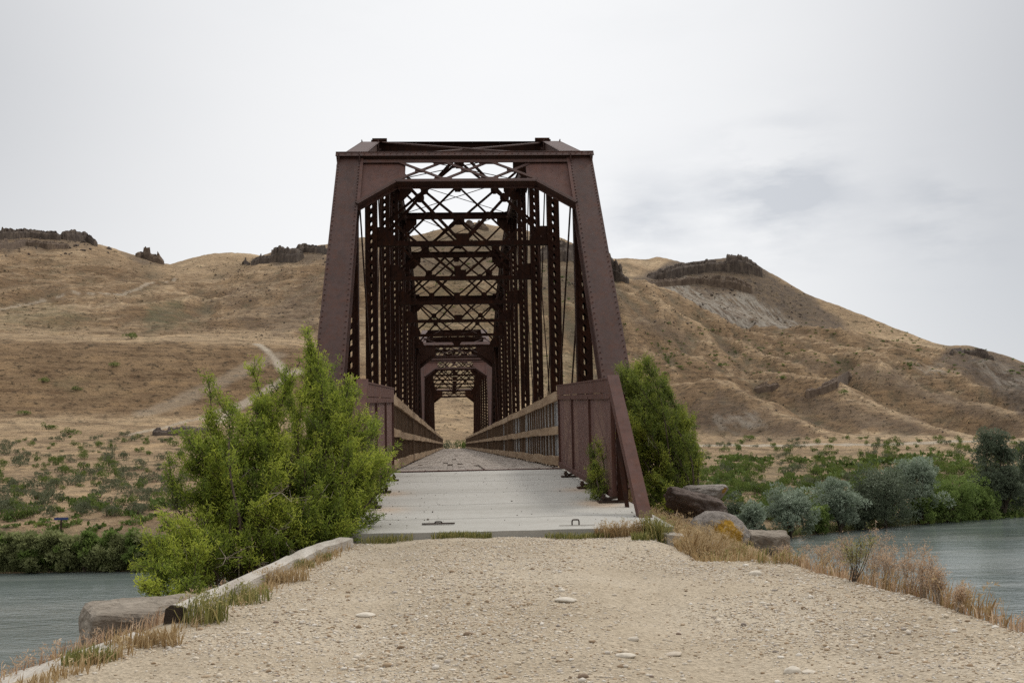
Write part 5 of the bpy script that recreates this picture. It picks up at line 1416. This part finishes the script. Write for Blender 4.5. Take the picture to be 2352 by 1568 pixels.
# river bank trees: tapered trunk with limbs plus a crown of leaf clumps
def tree(px, py_base, py_top, wpx, label, m, seed, cat='tree', group=None, name='olive_tree', n=3600, clumps=26, leafL=.22, push=0.0):
    p = hit(px, py_base)
    if p is None: print('TREE NONE', px, py_base); return
    d = math.hypot(p[0], p[1]); h = (py_base - py_top) / F * d; w = wpx / F * d; r = np.random.default_rng(seed)
    root = empty(name, tuple(p), label, cat, group); mb = MB(); parts = []
    limb(mb, branch_path((0, 0, -.4), (r.normal(0, .05) * w, 0, h * .45), r, 5, .06), .05 * h ** .5 + .05, .05, 7)
    for k in range(clumps):
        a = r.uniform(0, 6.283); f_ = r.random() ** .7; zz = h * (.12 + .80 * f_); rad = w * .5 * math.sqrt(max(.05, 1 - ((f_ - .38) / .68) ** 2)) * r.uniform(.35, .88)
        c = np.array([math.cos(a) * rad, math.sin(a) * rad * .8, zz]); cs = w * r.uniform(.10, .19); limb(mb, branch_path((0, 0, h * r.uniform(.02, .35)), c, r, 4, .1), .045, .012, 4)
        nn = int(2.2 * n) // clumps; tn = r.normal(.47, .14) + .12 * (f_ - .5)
        for s in range(4):
            sc_ = c + r.normal(size=3) * cs * .55; dd = r.normal(size=(nn // 4, 3)); dd /= np.linalg.norm(dd, axis=1, keepdims=True)
            q = sc_ + dd * cs * .75 * r.uniform(.3, 1, (nn // 4, 1)) ** .5 * np.array([1, 1, .8])
            q[:, 2] = np.maximum(q[:, 2], .05)
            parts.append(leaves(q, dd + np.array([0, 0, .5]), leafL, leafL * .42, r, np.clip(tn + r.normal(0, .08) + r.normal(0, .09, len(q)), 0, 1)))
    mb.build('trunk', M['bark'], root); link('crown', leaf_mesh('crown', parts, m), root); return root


tg = 'trees along the right far bank'
tree(1928, 1224, 1112, 105, 'round silvery tree in the middle of the right far bank', M['olive'], 201, group=tg, n=5200, clumps=30)
tree(1815, 1232, 1138, 110, 'grey green tree left of the round silvery one', M['olive'], 202, group=tg, n=4600)
tree(1738, 1234, 1165, 85, 'low silver shrub just above the lichen boulder', M['olive'], 203, group=tg, n=3200, clumps=18, name='olive_shrub')
tree(2035, 1214, 1090, 150, 'broad dull grey tree right of the round silvery one', M['darkolive'], 204, group=tg, n=6200, clumps=36)
tree(2110, 1200, 1062, 105, 'tall pale silver tree rising behind the dull grey one', M['olive'], 205, group=tg, n=5600, clumps=34)
tree(2120, 1206, 1145, 60, 'small green bush under the tall pale silver tree', M['willow'], 206, group=tg, n=2200, clumps=14, name='willow_bush')
tree(2180, 1198, 1118, 120, 'smooth green willow dome at the water, left of its twin', M['willow'], 207, group=tg, n=4800, clumps=30, name='willow_tree')
tree(2250, 1192, 1128, 90, 'smooth green willow dome at the water, right of its twin', M['willow'], 208, group=tg, n=3800, clumps=24, name='willow_tree')
tree(2290, 1180, 1000, 95, 'tall dark olive tree near the right edge', M['darkolive'], 209, group=tg, n=6000, clumps=40)
tree(2310, 1186, 1085, 100, 'rounded dark tree by the water at the right edge', M['darkolive'], 210, group=tg, n=5000, clumps=30)
tree(2375, 1172, 1030, 100, 'dark tree cut off by the right edge of the view', M['darkolive'], 211, group=tg, n=5000, clumps=30)
tree(1875, 1226, 1170, 60, 'small dark bush between the grey green and silvery trees', M['willow'], 212, group=tg, n=2200, clumps=14, name='willow_bush')
tree(1985, 1220, 1150, 60, 'dark shaded bush right of the round silvery tree', M['darkolive'], 213, group=tg, n=2200, clumps=14, name='olive_shrub')
tree(1690, 1200, 1150, 70, 'bare greyish shrub behind the dark boulder', M['darkolive'], 214, group=tg, n=1500, clumps=12, name='olive_shrub')
for k in range(22):
    px = -30 + k * 19 + random.uniform(-5, 5); wv = 60 + random.uniform(-10, 26)
    tree(px, 1309 + random.uniform(-6, 2), 1246 - random.uniform(-8, 12), wv, 'grey green willow shrub in the thicket lining the left far bank', M['reed'] if k % 3 else M['willow'], 230 + k, cat='shrub', group='willow thicket on the left far bank', name='willow_shrub', n=2400, clumps=18, leafL=.28)
# reeds at the waterline
def bank_reeds(x0, x1, n, seed, label, h):
    r = np.random.default_rng(seed); b = []
    for _ in range(n):
        px = r.uniform(x0, x1); a, e = az_el(px, float(np.interp(px, [l[0] for l in wl], [l[1] for l in wl]))); rr = float(np.interp(px, [l[0] for l in wl], [l[2] for l in wl])) + abs(r.normal(0, .9)) + .1; x, y = EYE[0] + rr * math.sin(a), EYE[1] + rr * math.cos(a); b.append((x, y, ground_at(x, y) - .05))
    V, F_, T = blades(np.array(b), .4 * h, h, r, .3, .035, (.4, .25)); tag(link('reeds', leaf_mesh('reeds', [(V, F_, T)], M['reed'])), label, 'reeds', kind='stuff')
bank_reeds(-60, 420, 5200, 91, 'reeds fringing the water below the left thicket', 1.3)
bank_reeds(1700, 2400, 3600, 92, 'reeds and roots fringing the right far shore', .9)

# small blue post on the left flat
p = hit(140, 1218)
o = empty('marker_post', tuple(p), 'tiny blue T shaped marker on the left far flat', 'marker'); mb = MB(); mb.box(-.06, -.04, -.2, .06, .04, .85); mb.build('post', None or M['iron'], o)
mblue, nt, b = mat('blue_paint'); b.inputs['Base Color'].default_value = (.03, .05, .16, 1); b.inputs['Roughness'].default_value = .5
mb = MB(); mb.box(-.55, -.05, .85, .55, .05, 1.05); mb.build('crossbar', mblue, o)

# ------------------------------------------------------------------ sky and light
w = bpy.data.worlds.new('World'); sc.world = w; w.use_nodes = True; nt = w.node_tree
bg = nt.nodes['Background']
sky = N(nt, 'ShaderNodeTexSky'); sky.sky_type = 'NISHITA'; sky.sun_disc = False; sky.sun_elevation = R(50); sky.sun_rotation = R(48)
tc = nt.nodes.new('ShaderNodeTexCoord'); mp = nt.nodes.new('ShaderNodeMapping'); mp.inputs['Scale'].default_value = (1, 1, 3.2); nt.links.new(tc.outputs['Generated'], mp.inputs[0])
n1 = noise(nt, mp.outputs[0], 1.6, 6, .55); n2 = noise(nt, mp.outputs[0], 6.5, 6, .55)
cl = ramp(nt, n1, [(.30, (.90, .907, .915)), (.5, (.98, .983, .986)), (.66, (1.0, 1.0, 1.0))])
# darker grey-blue cloud bank low on the right
def lobe(px, py, sharp):
    d = ray(float(px), float(py)); d = d / np.linalg.norm(d)
    vm = nt.nodes.new('ShaderNodeVectorMath'); vm.operation = 'DOT_PRODUCT'; nv = nt.nodes.new('ShaderNodeVectorMath'); nv.operation = 'NORMALIZE'; nt.links.new(tc.outputs['Generated'], nv.inputs[0]); nt.links.new(nv.outputs[0], vm.inputs[0]); vm.inputs[1].default_value = d
    return math_(nt, 'POWER', math_(nt, 'MAXIMUM', vm.outputs['Value'], 0.0), sharp)
dk = math_(nt, 'MULTIPLY', math_(nt, 'ADD', lobe(1790, 445, 620), math_(nt, 'ADD', lobe(2180, 505, 900), math_(nt, 'MULTIPLY', lobe(1480, 525, 900), .6))), ramp(nt, n2, [(.42, (0, 0, 0)), (.66, (1, 1, 1))]))
cl = mixc(nt, math_(nt, 'MINIMUM', math_(nt, 'MULTIPLY', dk, 1.3), .75), cl, (.58, .61, .66))
lowr = lobe(2500, 760, 60); cl = mixc(nt, math_(nt, 'MULTIPLY', lowr, .55), cl, (.55, .59, .66))
cl = mixc(nt, math_(nt, 'MULTIPLY', lobe(2900, 120, 22), 1.0), cl, (.50, .51, .53))  # lens corner darkening put into the sky colour, right side
cl = mixc(nt, math_(nt, 'MULTIPLY', lobe(-600, 120, 22), .9), cl, (.50, .51, .53))  # lens corner darkening put into the sky colour, left side
skm = mixc(nt, 1.0, sky.outputs[0], (.10, .10, .10), 'MULTIPLY')
final = mixc(nt, .94, skm, cl)
# an overcast dome is brighter overhead than near the horizon
sp_ = nt.nodes.new('ShaderNodeSeparateXYZ'); nv_ = nt.nodes.new('ShaderNodeVectorMath'); nv_.operation = 'NORMALIZE'; nt.links.new(tc.outputs['Generated'], nv_.inputs[0]); nt.links.new(nv_.outputs[0], sp_.inputs[0])
final = mixc(nt, 1.0, final, ramp(nt, sp_.outputs[2], [(0, (1, 1, 1)), (.40, (1, 1, 1)), (.7, (1.75, 1.75, 1.75)), (1, (2.15, 2.15, 2.15))]), 'MULTIPLY')
# unseen sky behind the viewer darkened, added to dim camera-facing surfaces
mr = nt.nodes.new('ShaderNodeMapRange'); mr.inputs[1].default_value = -.6; mr.inputs[2].default_value = .6; mr.inputs[3].default_value = .55; mr.inputs[4].default_value = 1.0; nt.links.new(sp_.outputs[1], mr.inputs[0])
final = mixc(nt, 1.0, final, mr.outputs[0], 'MULTIPLY')
nt.links.new(final, bg.inputs['Color']); bg.inputs['Strength'].default_value = 1.0
sun = bpy.data.lights.new('sun', 'SUN'); so = bpy.data.objects.new('sun', sun); COL.objects.link(so)
sun.energy = 1.5; sun.angle = R(12); sun.color = (1, .95, .87)
az, el = R(48), R(50)   # veiled sun ahead and to the right, high above the hills
dv = Vector((math.sin(az) * math.cos(el), math.cos(az) * math.cos(el), math.sin(el)))
so.rotation_euler = dv.to_track_quat('Z', 'Y').to_euler()

sc.view_settings.view_transform = 'Standard'; sc.view_settings.look = 'None'; sc.view_settings.exposure = 0; sc.view_settings.gamma = 1
sc.view_settings.use_curve_mapping = False
sc.render.engine = 'CYCLES'; sc.cycles.max_bounces = 6; sc.cycles.transparent_max_bounces = 12
sc.cycles.use_denoising = False; sc.cycles.sample_clamp_indirect = 4; sc.cycles.sample_clamp_direct = 8
